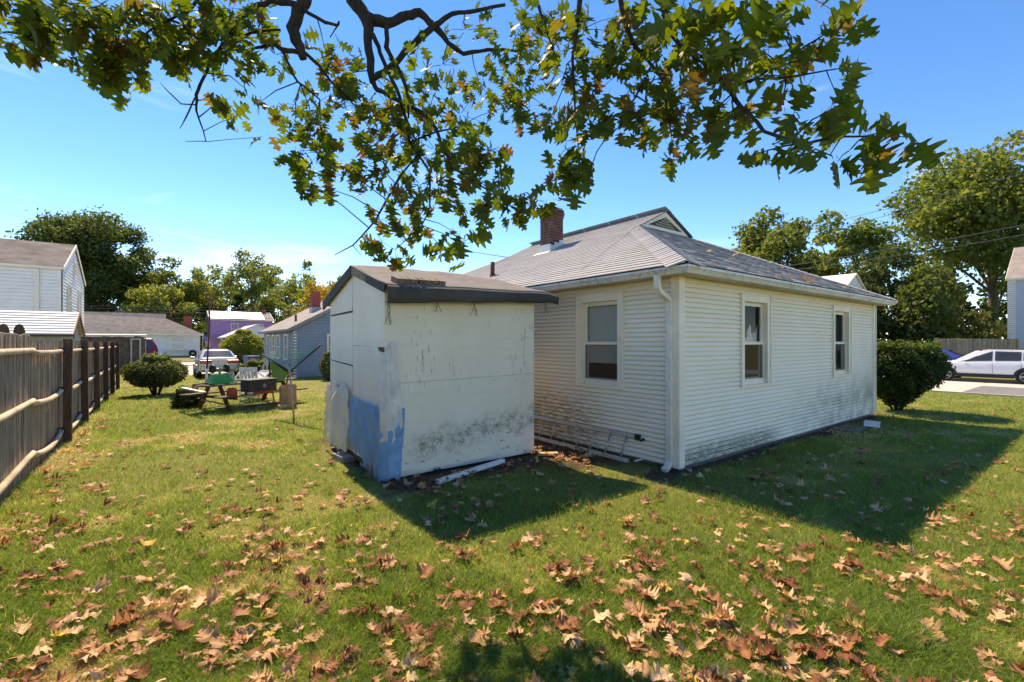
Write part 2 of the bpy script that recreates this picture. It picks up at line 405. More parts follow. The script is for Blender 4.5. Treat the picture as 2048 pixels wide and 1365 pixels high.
# lawn soil, bare dirt around the shed, worn dry patches
def lawn_mat():
    m, t, b, o = new_mat('lawn'); v = pos(t)
    sx = t.nodes.new('ShaderNodeSeparateXYZ'); t.links.new(v, sx.inputs[0]); X, Y, Z = sx.outputs
    c = ramp(t, noise(t, v, .9, 6, .65), [(.3, (.17, .18, .05)), (.52, (.23, .22, .07)), (.72, (.33, .27, .13))])
    c = mixc(t, mth(t, 'MULTIPLY', noise(t, v, 22, 5, .8), .8), c, (.10, .13, .03))
    wob = mth(t, 'MULTIPLY', mth(t, 'SUBTRACT', noise(t, v, 3, 4), .5), .9)
    def rect(x0, x1, y0, y1):
        x = mth(t, 'ADD', X, wob); y = mth(t, 'ADD', Y, wob)
        a = mth(t, 'MULTIPLY', smooth(t, x, x0-.12, x0+.12), mth(t, 'SUBTRACT', 1, smooth(t, x, x1-.12, x1+.12)))
        d = mth(t, 'MULTIPLY', smooth(t, y, y0-.12, y0+.12), mth(t, 'SUBTRACT', 1, smooth(t, y, y1-.12, y1+.12)))
        return mth(t, 'MULTIPLY', a, d)
    dirt = mth(t, 'MAXIMUM', rect(2.2, 5.0, 5.15, 9), rect(4.6, 6, 4.6, 15)); dirt = mth(t, 'MAXIMUM', dirt, rect(5, 14.3, 3.45, 4))
    dcol = ramp(t, noise(t, v, 14, 6, .75), [(.3, (.075, .045, .032)), (.7, (.15, .095, .07))])
    c = mixc(t, dirt, c, dcol)
    t.links.new(c, b.inputs['Base Color']); b.inputs['Roughness'].default_value = .95; b.inputs['Specular IOR Level'].default_value = .1
    bump(t, b, noise(t, v, 45, 5, .8), .7, .03)
lawn_mat()
pbr('road_pale', (.50, .46, .41), .9, .12, 1.5, .2, 60)
pbr('asphalt', (.17, .17, .175), .9, .12, 1.5, .3, 80)
leafy('grass_blade', [(0, (.070, .130, .026)), (.38, (.160, .270, .050)), (.64, (.255, .355, .072)), (.82, (.47, .39, .19)), (1, (.55, .45, .28))], .5, trans_tint=(1.0, 1.0, .7))
leafy('oak_green', [(0, (.060, .095, .016)), (.5, (.105, .150, .022)), (.8, (.165, .195, .028)), (.9, (.19, .125, .035)), (1, (.16, .075, .030))], .5, trans_tint=(.85, .88, .4))
leafy('fallen', [(0, (.14, .042, .020)), (.35, (.32, .13, .060)), (.7, (.54, .31, .165)), (.93, (.70, .47, .29)), (1, (.60, .42, .10))], .2, .65, (1, .75, .5))
leafy('tree_green', [(0, (.060, .085, .020)), (.5, (.115, .150, .032)), (1, (.20, .22, .050))], .5)
leafy('tree_light', [(0, (.10, .13, .035)), (.5, (.18, .21, .055)), (1, (.32, .31, .09))], .5)
leafy('tree_dark', [(0, (.040, .062, .022)), (.5, (.072, .105, .032)), (1, (.125, .155, .045))], .45)
leafy('tree_mix', [(0, (.070, .10, .026)), (.5, (.125, .165, .042)), (.85, (.19, .21, .06)), (1, (.30, .20, .08))], .5)
leafy('tree_autumn', [(0, (.12, .13, .03)), (.5, (.32, .23, .05)), (1, (.50, .25, .07))], .5)
leafy('yew', [(0, (.014, .030, .012)), (.5, (.035, .066, .020)), (.85, (.085, .14, .030)), (1, (.19, .24, .050))], .3)
leafy('shrub', [(0, (.050, .070, .032)), (.5, (.095, .125, .050)), (1, (.22, .24, .085))], .35)
def felt_top():  # lighter copy of the flap felt: granules, and sunlit grey in the colour
    m, t, b, o = new_mat('felt_top'); v = pos(t)
    c = ramp(t, noise(t, v, 4, 6, .7), [(.3, (.125, .12, .118)), (.7, (.20, .19, .185))])
    t.links.new(c, b.inputs['Base Color']); b.inputs['Roughness'].default_value = .9; b.inputs['Specular IOR Level'].default_value = .2
    bump(t, b, noise(t, v, 120, 3, .7), .4, .004)
felt_top()
pbr('old_brick', (.22, .15, .115), .95, .3, 25, .4, rand=.2)
# ================================================================== ground and roads
def sheet(name, x0, x1, y0, y1, z, mat, kind='structure'):
    o = MB().quad((x0,y0,z),(x1,y0,z),(x1,y1,z),(x0,y1,z)).build(name, mat); o['kind'] = kind; return o
sheet('ground', -900, 900, -900, 900, 0, 'lawn')
sheet('street', 22.5, 30.4, -120, 200, .006, 'road_pale')
sheet('asphalt_patch', 22.62, 26.9, -60, 3.55, .010, 'asphalt')
k = MB().box(22.36, 22.5, -120, 200, -.1, .05); k.box(30.4, 30.55, -120, 200, -.1, .11); o = k.build('kerb', 'road_pale'); o['kind'] = 'structure'
sheet('side_road', -60, 22.34, 43.5, 50.5, .006, 'road_pale')
k = MB().box(-60, 22.3, 43.3, 43.5, -.1, .06); k.box(-60, 22.3, 50.5, 50.7, -.1, .1); o = k.build('kerb', 'road_pale'); o['kind'] = 'structure'
sheet('driveway', 1.2, 3.6, 30.5, 43.28, .008, 'road_pale')
sheet('carport_slab', 5.0, 10.0, 50.75, 60, .012, 'road_pale')

# ================================================================== the cream house
HX0, HX1, HY0, HY1 = 5.71, 13.89, 3.73, 14.78
ZB, ZT, NC = .085, 2.715, 38
house = thing('bungalow', 'cream vinyl sided bungalow with pale shingle hip roof and brick chimney', 'house', (9.8, 9.2, 0))
def grid_wall(mb, org, u, n, L, z0, z1, holes, off=0.0):
    "flat wall with rectangular openings; org + u*s + z"
    us = sorted({0, L} | {a for h in holes for a in h[:2]}); zs = sorted({z0, z1} | {a for h in holes for a in h[2:]})
    org, u, n = Vector(org), Vector(u), Vector(n)
    for a, b in zip(us, us[1:]):
        for c, d in zip(zs, zs[1:]):
            if any(h[0] <= a and b <= h[1] and h[2] <= c and d <= h[3] for h in holes): continue
            p = [org + u*s + n*off + Vector((0, 0, z)) for s, z in ((a, c), (b, c), (b, d), (a, d))]
            mb.poly(p)
def course(mb, org, u, n, L, z0, e, holes, lip=.026):
    "one lapped siding board, interrupted by openings"
    org, u, n = Vector(org), Vector(u), Vector(n)
    cuts = sorted((h[0], h[1]) for h in holes if h[2] < z0 + e - .004 and h[3] > z0 + .004)
    segs, s = [], 0.0
    for a, b in cuts: segs.append((s, a)); s = b
    segs.append((s, L))
    for a, b in segs:
        if b - a < .01: continue
        def q(s, o, z): return org + u*s + n*o + Vector((0, 0, z))
        gr = .017
        mb.add([q(a,.001,z0), q(b,.001,z0), q(b,lip,z0), q(a,lip,z0), q(a,lip,z0+.010), q(b,lip,z0+.010), q(b,.018,z0+e-gr), q(a,.018,z0+e-gr), q(b,.001,z0+e-gr+.002), q(a,.001,z0+e-gr+.002)],
               [(0,1,2,3), (3,2,5,4), (4,5,6,7), (7,6,8,9)])
# openings: (u0, u1, z0, z1); u runs +Y on the -X wall and +X on the -Y wall
WZ0, WZ1 = 1.085, 2.58
hole_l = [(4.67 - HY0, 5.66 - HY0, WZ0, WZ1)]
hole_r = [(7.38 - HX0, 8.38 - HX0, WZ0, WZ1), (11.24 - HX0, 12.26 - HX0, WZ0, WZ1)]
e = (ZT - ZB) / NC
for org, u, n, L, holes, ln in (((HX0, HY0, 0), (0, 1, 0), (-1, 0, 0), HY1 - HY0, hole_l, 'wall'), ((HX0, HY0, 0), (1, 0, 0), (0, -1, 0), HX1 - HX0, hole_r, 'wall')):
    wm = MB(); grid_wall(wm, org, u, n, L, .06, 2.80, holes)
    wall = wm.build('wall', 'siding', house)
    for i in range(NC):
        q0 = (i*1.93 + 1.1) % 3.66; cuts_ = [0.0] + [q_ for q_ in (q0, q0+3.66, q0+7.32) if .3 < q_ < L-.3 and not any(h_[0]-.06 < q_ < h_[1]+.06 for h_ in holes)]
        z0_ = ZB + i*e; runs = [(a_ + (.003 if k_ else 0), b_) for k_, (a_, b_) in enumerate(zip(cuts_, cuts_[1:] + [L]))]
        for h_ in holes:                       # a board stops at each window it meets
            if h_[2] < z0_ + e - .004 and h_[3] > z0_ + .004:
                runs = [q_ for a_, b_ in runs for q_ in (((a_, min(b_, h_[0])), (max(a_, h_[1]), b_)) if a_ < h_[1] and b_ > h_[0] else ((a_, b_),)) if q_[1] - q_[0] > .01]
        for a_, b_ in runs:
            cm = MB(); course(cm, Vector(org) + Vector(u)*a_, u, n, b_ - a_, z0_ + rnd.uniform(-.0015, .0015), e, [], .036 + rnd.uniform(-.003, .003)); cm.build('siding_board', 'siding', wall)
bk = MB(); bk.quad((HX1,HY0,.06),(HX1,HY1,.06),(HX1,HY1,2.8),(HX1,HY0,2.8)); bk.quad((HX0,HY1,.06),(HX1,HY1,.06),(HX1,HY1,2.8),(HX0,HY1,2.8))
bk.build('wall', 'siding', house)
fd = MB().box(HX0 + .05, HX1 - .05, HY0 + .02, HY1 - .05, -.2, .10); fd.build('foundation', 'concrete', house)
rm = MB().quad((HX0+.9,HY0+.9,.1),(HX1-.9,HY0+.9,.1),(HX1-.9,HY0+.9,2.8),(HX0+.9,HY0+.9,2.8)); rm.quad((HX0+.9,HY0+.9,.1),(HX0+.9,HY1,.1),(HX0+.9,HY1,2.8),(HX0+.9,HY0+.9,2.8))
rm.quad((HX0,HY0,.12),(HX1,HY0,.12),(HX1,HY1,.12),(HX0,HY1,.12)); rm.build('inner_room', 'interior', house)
# corner boards
cb = MB()
for (x, y, sx, sy) in ((HX0, HY0, -1, -1), (HX1, HY0, 1, -1)):
    cb = MB(); cb.box(min(x, x - sx*.085), max(x, x - sx*.085), y - .045, y - .002, ZB - .03, ZT)
    cb.box(min(x + sx*.002, x + sx*.045), max(x + sx*.002, x + sx*.045), y - .045, y + .085, ZB - .03, ZT)
    cb.build('corner_board', 'trim_white', house)
def window(parent, org, u, n, u0, u1, z0, z1, mode):
    "double hung sash window with deep casing; mode says what shows inside"
    org, u, n = Vector(org), Vector(u), Vector(n)
    def bx(mb, a, b, c, d, o0, o1):
        ps = [org + u*s + n*o + Vector((0, 0, z)) for o in (o0, o1) for s, z in ((a, c), (b, c), (b, d), (a, d))]
        mb.add(ps, [(0,1,2,3), (7,6,5,4), (0,4,5,1), (1,5,6,2), (2,6,7,3), (3,7,4,0)])
    C = .105
    f = MB(); bx(f, u0-.012, u0+C, z0+.02, z1+.01, -.08, .043); bx(f, u1-C, u1+.012, z0+.02, z1+.01, -.08, .043)
    bx(f, u0+C+.001, u1-C-.001, z1-.115, z1+.009, -.08, .042); bx(f, u0-.014, u0+.012, z0-.02, z1+.012, -.01, .060); bx(f, u1-.012, u1+.014, z0-.02, z1+.012, -.01, .060)
    bx(f, u0-.01, u1+.01, z1, z1+.014, -.01, .058)
    win = f.build('window', 'trim_white', parent)
    s = MB(); bx(s, u0-.012, u1+.012, z0-.022, z0+.018, -.09, .052); bx(s, u0+C-.02, u1-C+.02, z0+.018, z0+.075, -.09, -.005); s.build('sill', 'trim_white', win)
    a, b, c, d = u0+C+.003, u1-C-.003, z0+.076, z1-.116; mid = c + (d-c)*.475
    us = MB(); t = .05
    bx(us, a, a+t, mid, d, -.075, -.045); bx(us, b-t, b, mid, d, -.075, -.045); bx(us, a+t+.001, b-t-.001, d-.06, d, -.0745, -.0455); bx(us, a+t+.001, b-t-.001, mid, mid+.03, -.0745, -.0455)
    us.build('upper_sash', 'trim_white', win)
    g = MB(); g.quad(*[org + u*s_ + n*-.06 + Vector((0, 0, z_)) for s_, z_ in ((a+t, mid+.03), (b-t, mid+.03), (b-t, d-.06), (a+t, d-.06))]); g.build('upper_pane', 'glass', win)
    ls = MB(); t = .022
    bx(ls, a, a+t, c, mid+.012, -.044, -.020); bx(ls, b-t, b, c, mid+.012, -.044, -.020); bx(ls, a+t+.001, b-t-.001, c, c+.03, -.0435, -.0205); bx(ls, a+t+.001, b-t-.001, mid-.018, mid+.012, -.0435, -.0205)
    ls.build('lower_sash', 'trim_white', win)
    g = MB(); g.quad(*[org + u*s_ + n*-.034 + Vector((0, 0, z_)) for s_, z_ in ((a+t, c+.03), (b-t, c+.03), (b-t, mid-.018), (a+t, mid-.018))]); g.build('lower_pane', 'screen_glass', win)
    inr = MB(); bx(inr, a+.01, a+.05, c, mid, -.095, -.078); bx(inr, b-.05, b-.01, c, mid, -.095, -.078); bx(inr, a+.05, b-.05, c, c+.05, -.095, -.078); inr.build('inner_sash', 'trim_white', win)
    if mode == 'blind':
        q = MB(); bx(q, a+.03, b-.03, mid - (mid-c)*.52, d, -.105, -.10); q.build('blind', 'blind', win)
        q = MB(); bx(q, a+.08, a+.30, c+.01, c+.26, -.42, -.30); q.build('curtain', 'curtain_blue', win)
    elif mode == 'curtain':
        q = MB(); n_ = 26; vs_ = []
        for i in range(n_):
            s_ = a+.02 + (b-a-.04) * i/(n_-1)
            for z in (mid+.02, mid+.20+.09*math.sin(i*.8)+.05*math.sin(i*2.3)): vs_.append(org + u*s_ + n*(-.15 - .03*math.sin(i*1.7)) + Vector((0, 0, z)))
        q.add(vs_, [(2*i, 2*i+2, 2*i+3, 2*i+1) for i in range(n_-1)]); q.build('curtain', 'curtain', win)
        q = MB(); bx(q, a, b, mid, d, -.34, -.335); q.build('blind', 'interior', win)
    else:
        q = MB(); bx(q, a+.02, a+.16, c, d, -.22, -.19); bx(q, b-.22, b-.03, c, d, -.22, -.19); q.build('curtain', 'blind', win)
    return win
window(house, (HX0, HY0, 0), (0, 1, 0), (-1, 0, 0), *hole_l[0], 'blind')
window(house, (HX0, HY0, 0), (1, 0, 0), (0, -1, 0), *hole_r[0], 'curtain')
window(house, (HX0, HY0, 0), (1, 0, 0), (0, -1, 0), *hole_r[1], 'side')
# roof planes
EX0, EX1, EY0, EY1, EZ = 5.38, 14.22, 3.40, 15.11, 2.834
SL = .49; RX = 9.8; GY0, GY1 = 6.76, 11.75; GXL, GXR, GZ = 8.74, 10.86, 4.48; RZ = EZ + SL*(RX - EX0)
roof_m = MB()
roof_m.poly([(EX0,EY0,EZ),(GXL,GY0,GZ),(GXL,GY0-.10,GZ),(RX,GY0-.10,RZ),(RX,GY1+.1,RZ),(GXL,GY1+.1,GZ),(GXL,GY1,GZ),(EX0,EY1,EZ)][::-1])
roof_m.poly([(EX1,EY0,EZ),(GXR,GY0,GZ),(GXR,GY0-.10,GZ),(RX,GY0-.10,RZ),(RX,GY1+.1,RZ),(GXR,GY1+.1,GZ),(GXR,GY1,GZ),(EX1,EY1,EZ)])
roof_m.poly([(EX0,EY0,EZ),(EX1,EY0,EZ),(GXR,GY0,GZ),(GXL,GY0,GZ)]); roof_m.poly([(EX0,EY1,EZ),(EX1,EY1,EZ),(GXR,GY1,GZ),(GXL,GY1,GZ)][::-1])
roof_m.val = .5
roof = roof_m.build('roof', 'shingle', house)
def tabs(name, along, e0, e1, up, plan, limit, lo, hi, step=.124, tab=.32, wild=.004, seed=1):
    """shingle tabs on a roof plane. along/up: unit plan vectors; e0,e1 eave ends; plan: eave plan origin;
    limit(d) -> (a,b) range along the eave at plan distance d; tone range lo..hi"""
    r = random.Random(seed); mb = MB(); al, upv = Vector(along), Vector(up); o = Vector(plan)
    nrm = (Vector((0, 0, 1)) - upv * SL).normalized(); d = -.03; i = 0
    while True:
        a, b = limit(max(d, 0)); 
        if b - a < .05 or d > 4.45: break
        d2 = d + step * 1.02; s = a - (tab * (.5 if i % 2 else 0)) ; cvar = r.uniform(-.06, .06)
        while s < b:
            s0, s1 = max(s, a), min(s + tab - .006, b); s += tab
            if s1 - s0 < .02: continue
            h = .011 + r.uniform(0, wild); h2 = .002
            mb.val = min(1, max(0, r.uniform(lo, hi) + cvar))
            def q(x, dd, hh): p = o + al*x + upv*dd; return Vector((p.x, p.y, EZ + SL*dd)) + nrm*hh
            a2, b2 = limit(max(d2, 0)); u0, u1 = max(s0, a2), min(s1, b2)
            if u1 < u0: u1 = u0 = (u0+u1)/2
            mb.add([q(s0,d,.0), q(s1,d,0), q(s1,d,h), q(s0,d,h), q(u1,d2,h2), q(u0,d2,h2)], [(0,1,2,3), (3,2,4,5)])
        d += step; i += 1
    return mb.build(name, 'shingle', roof, kind='stuff')
def lim_side(d): return (EY0 + min(d, GY0-EY0) if d < GY0-EY0 else GY0-.10, EY1 - min(d, EY1-GY1) if d < EY1-GY1 else GY1+.1)
tabs('shingles', (0,1,0), EY0, EY1, (1,0,0), (EX0,0,0), lim_side, .68, .92, tab=.92, seed=3)
tabs('shingles', (0,1,0), EY0, EY1, (-1,0,0), (EX1,0,0), lim_side, .62, .9, tab=.92, seed=4)
def lim_front(d): return (EX0+d, EX1-d) if d < GY0-EY0+.02 else (0, 0)
tabs('shingles', (1,0,0), EX0, EX1, (0,1,0), (0,EY0,0), lim_front, .25, .95, tab=.31, wild=.012, seed=5)
tabs('shingles', (1,0,0), EX0, EX1, (0,-1,0), (0,EY1,0), lim_front, .3, .9, tab=.31, seed=6)
# hip and ridge caps
cap = MB(); r_ = random.Random(5)
def caps(p0, p1, n0, n1, wdt=.26, step=.14):
    p0, p1 = Vector(p0), Vector(p1); d = (p1 - p0).normalized(); L = (p1 - p0).length; k = int(L / step)
    n0, n1 = Vector(n0).normalized(), Vector(n1).normalized()
    for i in range(k):
        a = p0 + d*(i*step); b = p0 + d*((i+1.25)*step); cap.val = r_.uniform(.7, .98)
        h = .030 + r_.uniform(0, .006); vs_ = []
        for q, hh in ((a, h), (b, h - .014)):
            up_ = Vector((0, 0, hh)); vs_ += [q + n0*wdt + Vector((0,0,hh*.6)), q + up_, q + n1*wdt + Vector((0,0,hh*.6))]
        vs_ += [v - Vector((0, 0, .02)) for v in vs_[:3]]
        cap.add(vs_, [(0,1,4,3), (1,2,5,4), (6,7,1,0), (7,8,2,1)])
dz = -SL
sx_ = lambda x, y: Vector((x, y, 0))
for (ax, ay, bx_, by, ux, uy) in ((EX0,EY0,GXL,GY0,1,1), (EX1,EY0,GXR,GY0,-1,1), (EX0,EY1,GXL,GY1,1,-1), (EX1,EY1,GXR,GY1,-1,-1)):
    d = Vector((GXL-EX0, GY0-EY0, GZ-EZ)).normalized()
    # leg on the side plane (contour along y) and on the end plane (contour along x), both square to the hip
    h = Vector((bx_-ax, by-ay, GZ-EZ)).normalized()
    sp = Vector((0, -uy, 0)); sp = (Vector((0, uy, 0)) - h*h.dot(Vector((0, uy, 0)))); ep = (Vector((ux, 0, 0)) - h*h.dot(Vector((ux, 0, 0))))
    caps((ax, ay, EZ), (bx_, by, GZ), sp, ep)
caps((RX, GY0-.1, RZ), (RX, GY1+.1, RZ), (-1, 0, -SL), (1, 0, -SL), .16)
cap.build('cap_shingles', 'shingle', roof, kind='stuff')
# gable vent at each end of the ridge
for yy, s in ((GY0 - .02, 1), (GY1 + .02, -1)):
    g = MB(); y0, y1 = yy, yy + .04*s
    def tri(mb, inset0, inset1, ya, yb, zb):
        pass
    zb, za = GZ + .015, RZ - .03; hw = (za - zb) / SL
    t = .11
    o_ = [(RX-hw, zb), (RX+hw, zb), (RX, za)]; i_ = [(RX-hw+t*2.4, zb+.07), (RX+hw-t*2.4, zb+.07), (RX, za-t*1.1)]
    for a in range(3):
        b = (a+1) % 3
        pts = [(o_[a][0], y0, o_[a][1]), (o_[b][0], y0, o_[b][1]), (i_[b][0], y0, i_[b][1]), (i_[a][0], y0, i_[a][1])]
        g.prism(pts, (0, .05*s, 0))
    gv = g.build('gable_vent', 'trim_white', house)
    sl = MB(); nsl = 5
    for j in range(nsl):
        z = i_[0][1] + (i_[2][1]-i_[0][1]) * (j+.3)/nsl; hwj = (i_[2][1]-z)/SL*.86
        if hwj < .05: continue
        sl = MB(); sl.add([(RX-hwj, y0+.012*s, z-.03), (RX+hwj, y0+.012*s, z-.03), (RX+hwj, y0+.06*s, z+.03), (RX-hwj, y0+.06*s, z+.03)], [(0,1,2,3)])
        sl.prism([(RX-hwj, y0+.012*s, z-.03), (RX+hwj, y0+.012*s, z-.03), (RX+hwj, y0+.012*s, z-.015), (RX-hwj, y0+.012*s, z-.015)], (0, .01*s, 0)); sl.build('slat', 'shed_tan', gv)
    bkp = MB().poly([(o_[0][0], y0+.08*s, o_[0][1]), (o_[1][0], y0+.08*s, o_[1][1]), (o_[2][0], y0+.08*s, o_[2][1])]); bkp.build('backing', 'interior', gv)
# soffit, fascia, gutters
sf = MB(); FX0, FX1, FY0, FY1 = 5.43, 14.17, 3.45, 15.06
sf.quad((FX0,FY0,ZT),(FX1,FY0,ZT),(HX1,HY0,ZT),(HX0,HY0,ZT)); sf.quad((FX0,FY0,ZT),(HX0,HY0,ZT),(HX0,HY1,ZT),(FX0,FY1,ZT)); sf.quad((FX1,FY0,ZT),(FX1,FY1,ZT),(HX1,HY1,ZT),(HX1,HY0,ZT))
sf.box(FX0, FX0+.02, FY0, FY1, ZT-.01, EZ-.02); sf.box(FX1-.02, FX1, FY0, FY1, ZT-.01, EZ-.02); sf.box(FX0+.02, FX1-.02, FY0, FY0+.02, ZT-.01, EZ-.02)
sf.build('soffit', 'soffit', house)
def gutter(pts, outs):
    "profile swept round corners; outs: outward plan vectors per point (mitred)"
    prof = [(.001, 2.800), (.001, 2.705), (.070, 2.700), (.085, 2.728), (.108, 2.758), (.118, 2.762), (.118, 2.795), (.108, 2.797), (.106, 2.765), (.068, 2.715), (.02, 2.712), (.012, 2.800)]
    g = MB(); n = len(prof); vs_ = []
    for p, o_ in zip(pts, outs):
        for a, z in prof: vs_.append((p[0] + o_[0]*a, p[1] + o_[1]*a, z))
    fs_ = [(i*n+k, i*n+(k+1) % n, (i+1)*n+(k+1) % n, (i+1)*n+k) for i in range(len(pts)-1) for k in range(n)]
    fs_ += [tuple(range(n)), tuple((len(pts)-1)*n+k for k in range(n))[::-1]]
    g.add(vs_, fs_); return g.build('gutter', 'gutter', house)
gutter([(FX0, FY1), (FX0, FY0), (FX1, FY0), (FX1, FY1)], [(-1, .0), (-1, -1), (1, -1), (1, 0)])
# downspout at the near corner
def duct(pts, w_, d_, side):
    "rectangular pipe, side = constant direction of the wider face"
    mb = MB(); side = Vector(side); vs_ = []; m_ = len(pts); pts = [Vector(p) for p in pts]
    for i, p in enumerate(pts):
        t_ = (pts[min(i+1, m_-1)] - pts[max(i-1, 0)]).normalized(); q = t_.cross(side).normalized()
        for a, b in ((-1,-1),(1,-1),(1,1),(-1,1)): vs_.append(p + side*(a*w_/2) + q*(b*d_/2))
    fs_ = [(i*4+k, i*4+(k+1) % 4, (i+1)*4+(k+1) % 4, (i+1)*4+k) for i in range(m_-1) for k in range(4)] + [(0,3,2,1), tuple((m_-1)*4+k for k in range(4))]
    return mb.add(vs_, fs_)
ds = duct([(5.37,3.83,2.71),(5.37,3.83,2.60),(5.375,3.83,2.54),(5.41,3.83,2.49),(5.50,3.83,2.45),(5.59,3.83,2.415),(5.64,3.83,2.37),(5.652,3.83,2.30),(5.652,3.83,.20),(5.645,3.83,.12),(5.60,3.83,.065),(5.52,3.83,.035)], .085, .062, (0, 1, 0))
dso = ds.build('downspout', 'downspout_white', house, bevel=.006)
st = MB()
for z in (2.12, .50, .22): st.box(5.612, 5.70, 3.775, 3.885, z-.012, z+.012); st.box(5.683, 5.70, 3.72, 3.94, z-.010, z+.010)
st.build('strap', 'downspout_white', dso)
MB().box(HX1+.03, HX1+.09, HY0-.06, HY0+.02, .1, 2.70).build('downspout', 'downspout_white', house)
# chimney built brick by brick
CX0, CX1, CY0, CY1, CZ0, CZ1 = 8.15, 8.63, 9.12, 9.52, 3.95, 5.40
ch = MB().box(CX0+.012, CX1-.012, CY0+.012, CY1-.012, CZ0, CZ1).build('chimney', 'mortar', house)
bh, gap = .062, .012
def brick_mesh(l, w_, h):
    mb = MB(); mb.box(-l/2, l/2, -w_/2, w_/2, 0, h); return mb.mesh('brick')
bm_cache = {}
nrow = int((CZ1 - CZ0) / (bh + gap))
for i in range(nrow):
    z = CZ0 + i*(bh+gap); grow = .03 if i == nrow-2 else (.018 if i in (nrow-1, nrow-3) else 0)
    x0, x1, y0, y1 = CX0-grow, CX1+grow, CY0-grow, CY1+grow
    for face in range(4):
        L = (x1-x0) if face % 2 == 0 else (y1-y0) - .19
        cuts = [0, L*.5, L] if i % 2 == 0 else ([0, L*.27, L*.75, L] if face % 2 == 0 else [0, L*.6, L])
        for a, b in zip(cuts, cuts[1:]):
            l = b - a - gap; key = (round(l, 3))
            if key not in bm_cache: bm_cache[key] = brick_mesh(l, .09, bh)
            m_ = (a+b)/2
            if face == 0: lc, rz = (x0+m_, y0+.045, z), 0
            elif face == 2: lc, rz = (x0+m_, y1-.045, z), 0
            elif face == 1: lc, rz = (x0+.045, y0+.095+m_, z), R(90)
            else: lc, rz = (x1-.045, y0+.095+m_, z), R(90)
            bo = link('brick', bm_cache[key], 'brick', ch, loc=lc, rot=(0, 0, rz + rnd.uniform(-.01, .01)))
fl = MB().box(CX0+.13, CX1-.13, CY0+.09, CY1-.09, CZ1-.02, CZ1+.02); fl.build('chimney_cap', 'mortar', ch)
ft = MB().lathe([(.085, CZ1), (.09, CZ1+.15), (.07, CZ1+.15), (.065, CZ1)], (CX0+.24, CY0+.2, 0), 12); ft.build('flue', 'terracotta', ch)
fls = MB(); zr = lambda x: EZ + SL*(x-EX0)
fls.box(CX0-.022, CX0-.004, CY0-.02, CY1+.02, zr(CX0)-.05, zr(CX0)+.20)
for j in range(3):
    xa, xb = CX0 - .02 + j*.17, CX0 + .15 + j*.17; fls.box(xa, xb, CY0-.026-.001*j, CY0-.006, zr(xa)-.03, zr(xb)+.10)
fls.quad((CX0-.20,CY0-.1,zr(CX0-.2)+.022),(CX0,CY0-.1,zr(CX0)+.022),(CX0,CY1+.1,zr(CX0)+.022),(CX0-.2,CY1+.1,zr(CX0-.2)+.022))
fls.build('flashing', 'flashing', ch)
vp = MB().tube([(6.68, 9.65, 3.40), (6.68, 9.65, 3.83)], .055, 12); vp.tube([(6.68, 9.65, 3.40), (6.68, 9.65, 3.52)], .075, 12); vp.build('vent_pipe', 'rust', house)
# oddments fixed to the wall
MB().tube([(5.70, 4.28, .37), (5.60, 4.28, .36)], .022, 8).build('pipe_stub', 'black_plastic', house)
MB().box(5.50, 5.70, 4.295, 4.31, .06, .085).build('tap_pipe', 'downspout_white', house)

# ================================================================== small plywood shed
SX0, SX1, SY0, SY1 = 2.29, 4.785, 5.74, 8.15
SRY, SWZ, SPZ = 6.945, 2.51, 2.86
shed = thing('plywood_shed', 'small peeling white plywood shed with drooping black felt roof', 'shed', (3.5, 6.9, 0))
core = MB(); g_ = .014
core.add([(SX0+g_,SY0+g_,.06),(SX1-g_,SY0+g_,.06),(SX1-g_,SY1-g_,.06),(SX0+g_,SY1-g_,.06),(SX0+g_,SY0+g_,SWZ-.02),(SX1-g_,SY0+g_,SWZ-.02),(SX1-g_,SY1-g_,SWZ-.02),(SX0+g_,SY1-g_,SWZ-.02),(SX0+g_,SRY,SPZ-.03),(SX1-g_,SRY,SPZ-.03)],
         [(0,1,5,4),(2,3,7,6),(0,4,8,7,3),(1,2,6,9,5)])
core.build('frame', 'wood_dark', shed)
def roofz(y): return SWZ + (SPZ - SWZ) * (1 - abs(y - SRY) / (SRY - SY0))
def panel(pts, name='plywood_panel', n=(-1, 0, 0), th=.013):
    mb = MB(); mb.prism(pts, Vector(n) * th); return mb.build(name, 'plywood', shed)
def side_pts(poly): return [(SX0 + g_ - .0005, y, z) for y, z in poly]
ym = 6.985
panel(side_pts([(ym+.034, 2.28), (SY1, 2.26), (SY1, roofz(SY1)), (ym+.006, roofz(ym)-.005)]))
panel(side_pts([(ym+.010, 1.46), (SY1, 1.51), (SY1, 2.235), (ym+.40, 2.240), (ym+.012, 2.248)]))
panel(side_pts([(ym+.022, .16), (SY1, .16), (SY1, 1.495), (ym+.018, 1.435)]))
panel(side_pts([(SY0, 1.735), (ym-.006, 1.755), (ym-.004, roofz(ym)-.005), (SRY, SPZ-.006), (SY0, roofz(SY0))]), th=.0145)
panel(side_pts([(SY0+.004, .12), (ym-.010, .15), (ym-.008, 1.748), (SY0+.26, 1.74), (SY0+.23, 1.69), (SY0+.13, 1.67), (SY0+.06, 1.60), (SY0+.13, 1.57), (SY0+.04, 1.50), (SY0+.07, 1.44), (SY0+.025, 1.40), (SY0+.03, 1.30), (SY0+.004, 1.2)]))
fy = SY0 + g_ - .0005
panel([(SX0+.004, fy, 1.262), (SX1, fy, 1.30), (SX1, fy, SWZ+.02), (SX0+.004, fy, SWZ)], n=(0, -1, 0))
panel([(SX0+.004, fy, .03), (SX1, fy, .035), (SX1, fy, 1.296), (SX0+.004, fy, 1.258)], n=(0, -1, 0))
panel([(SX1 - g_, SY0, .03), (SX1 - g_, SY1, .03), (SX1 - g_, SY1, SWZ), (SX1 - g_, SRY, SPZ-.006), (SX1 - g_, SY0, SWZ)], n=(1, 0, 0))
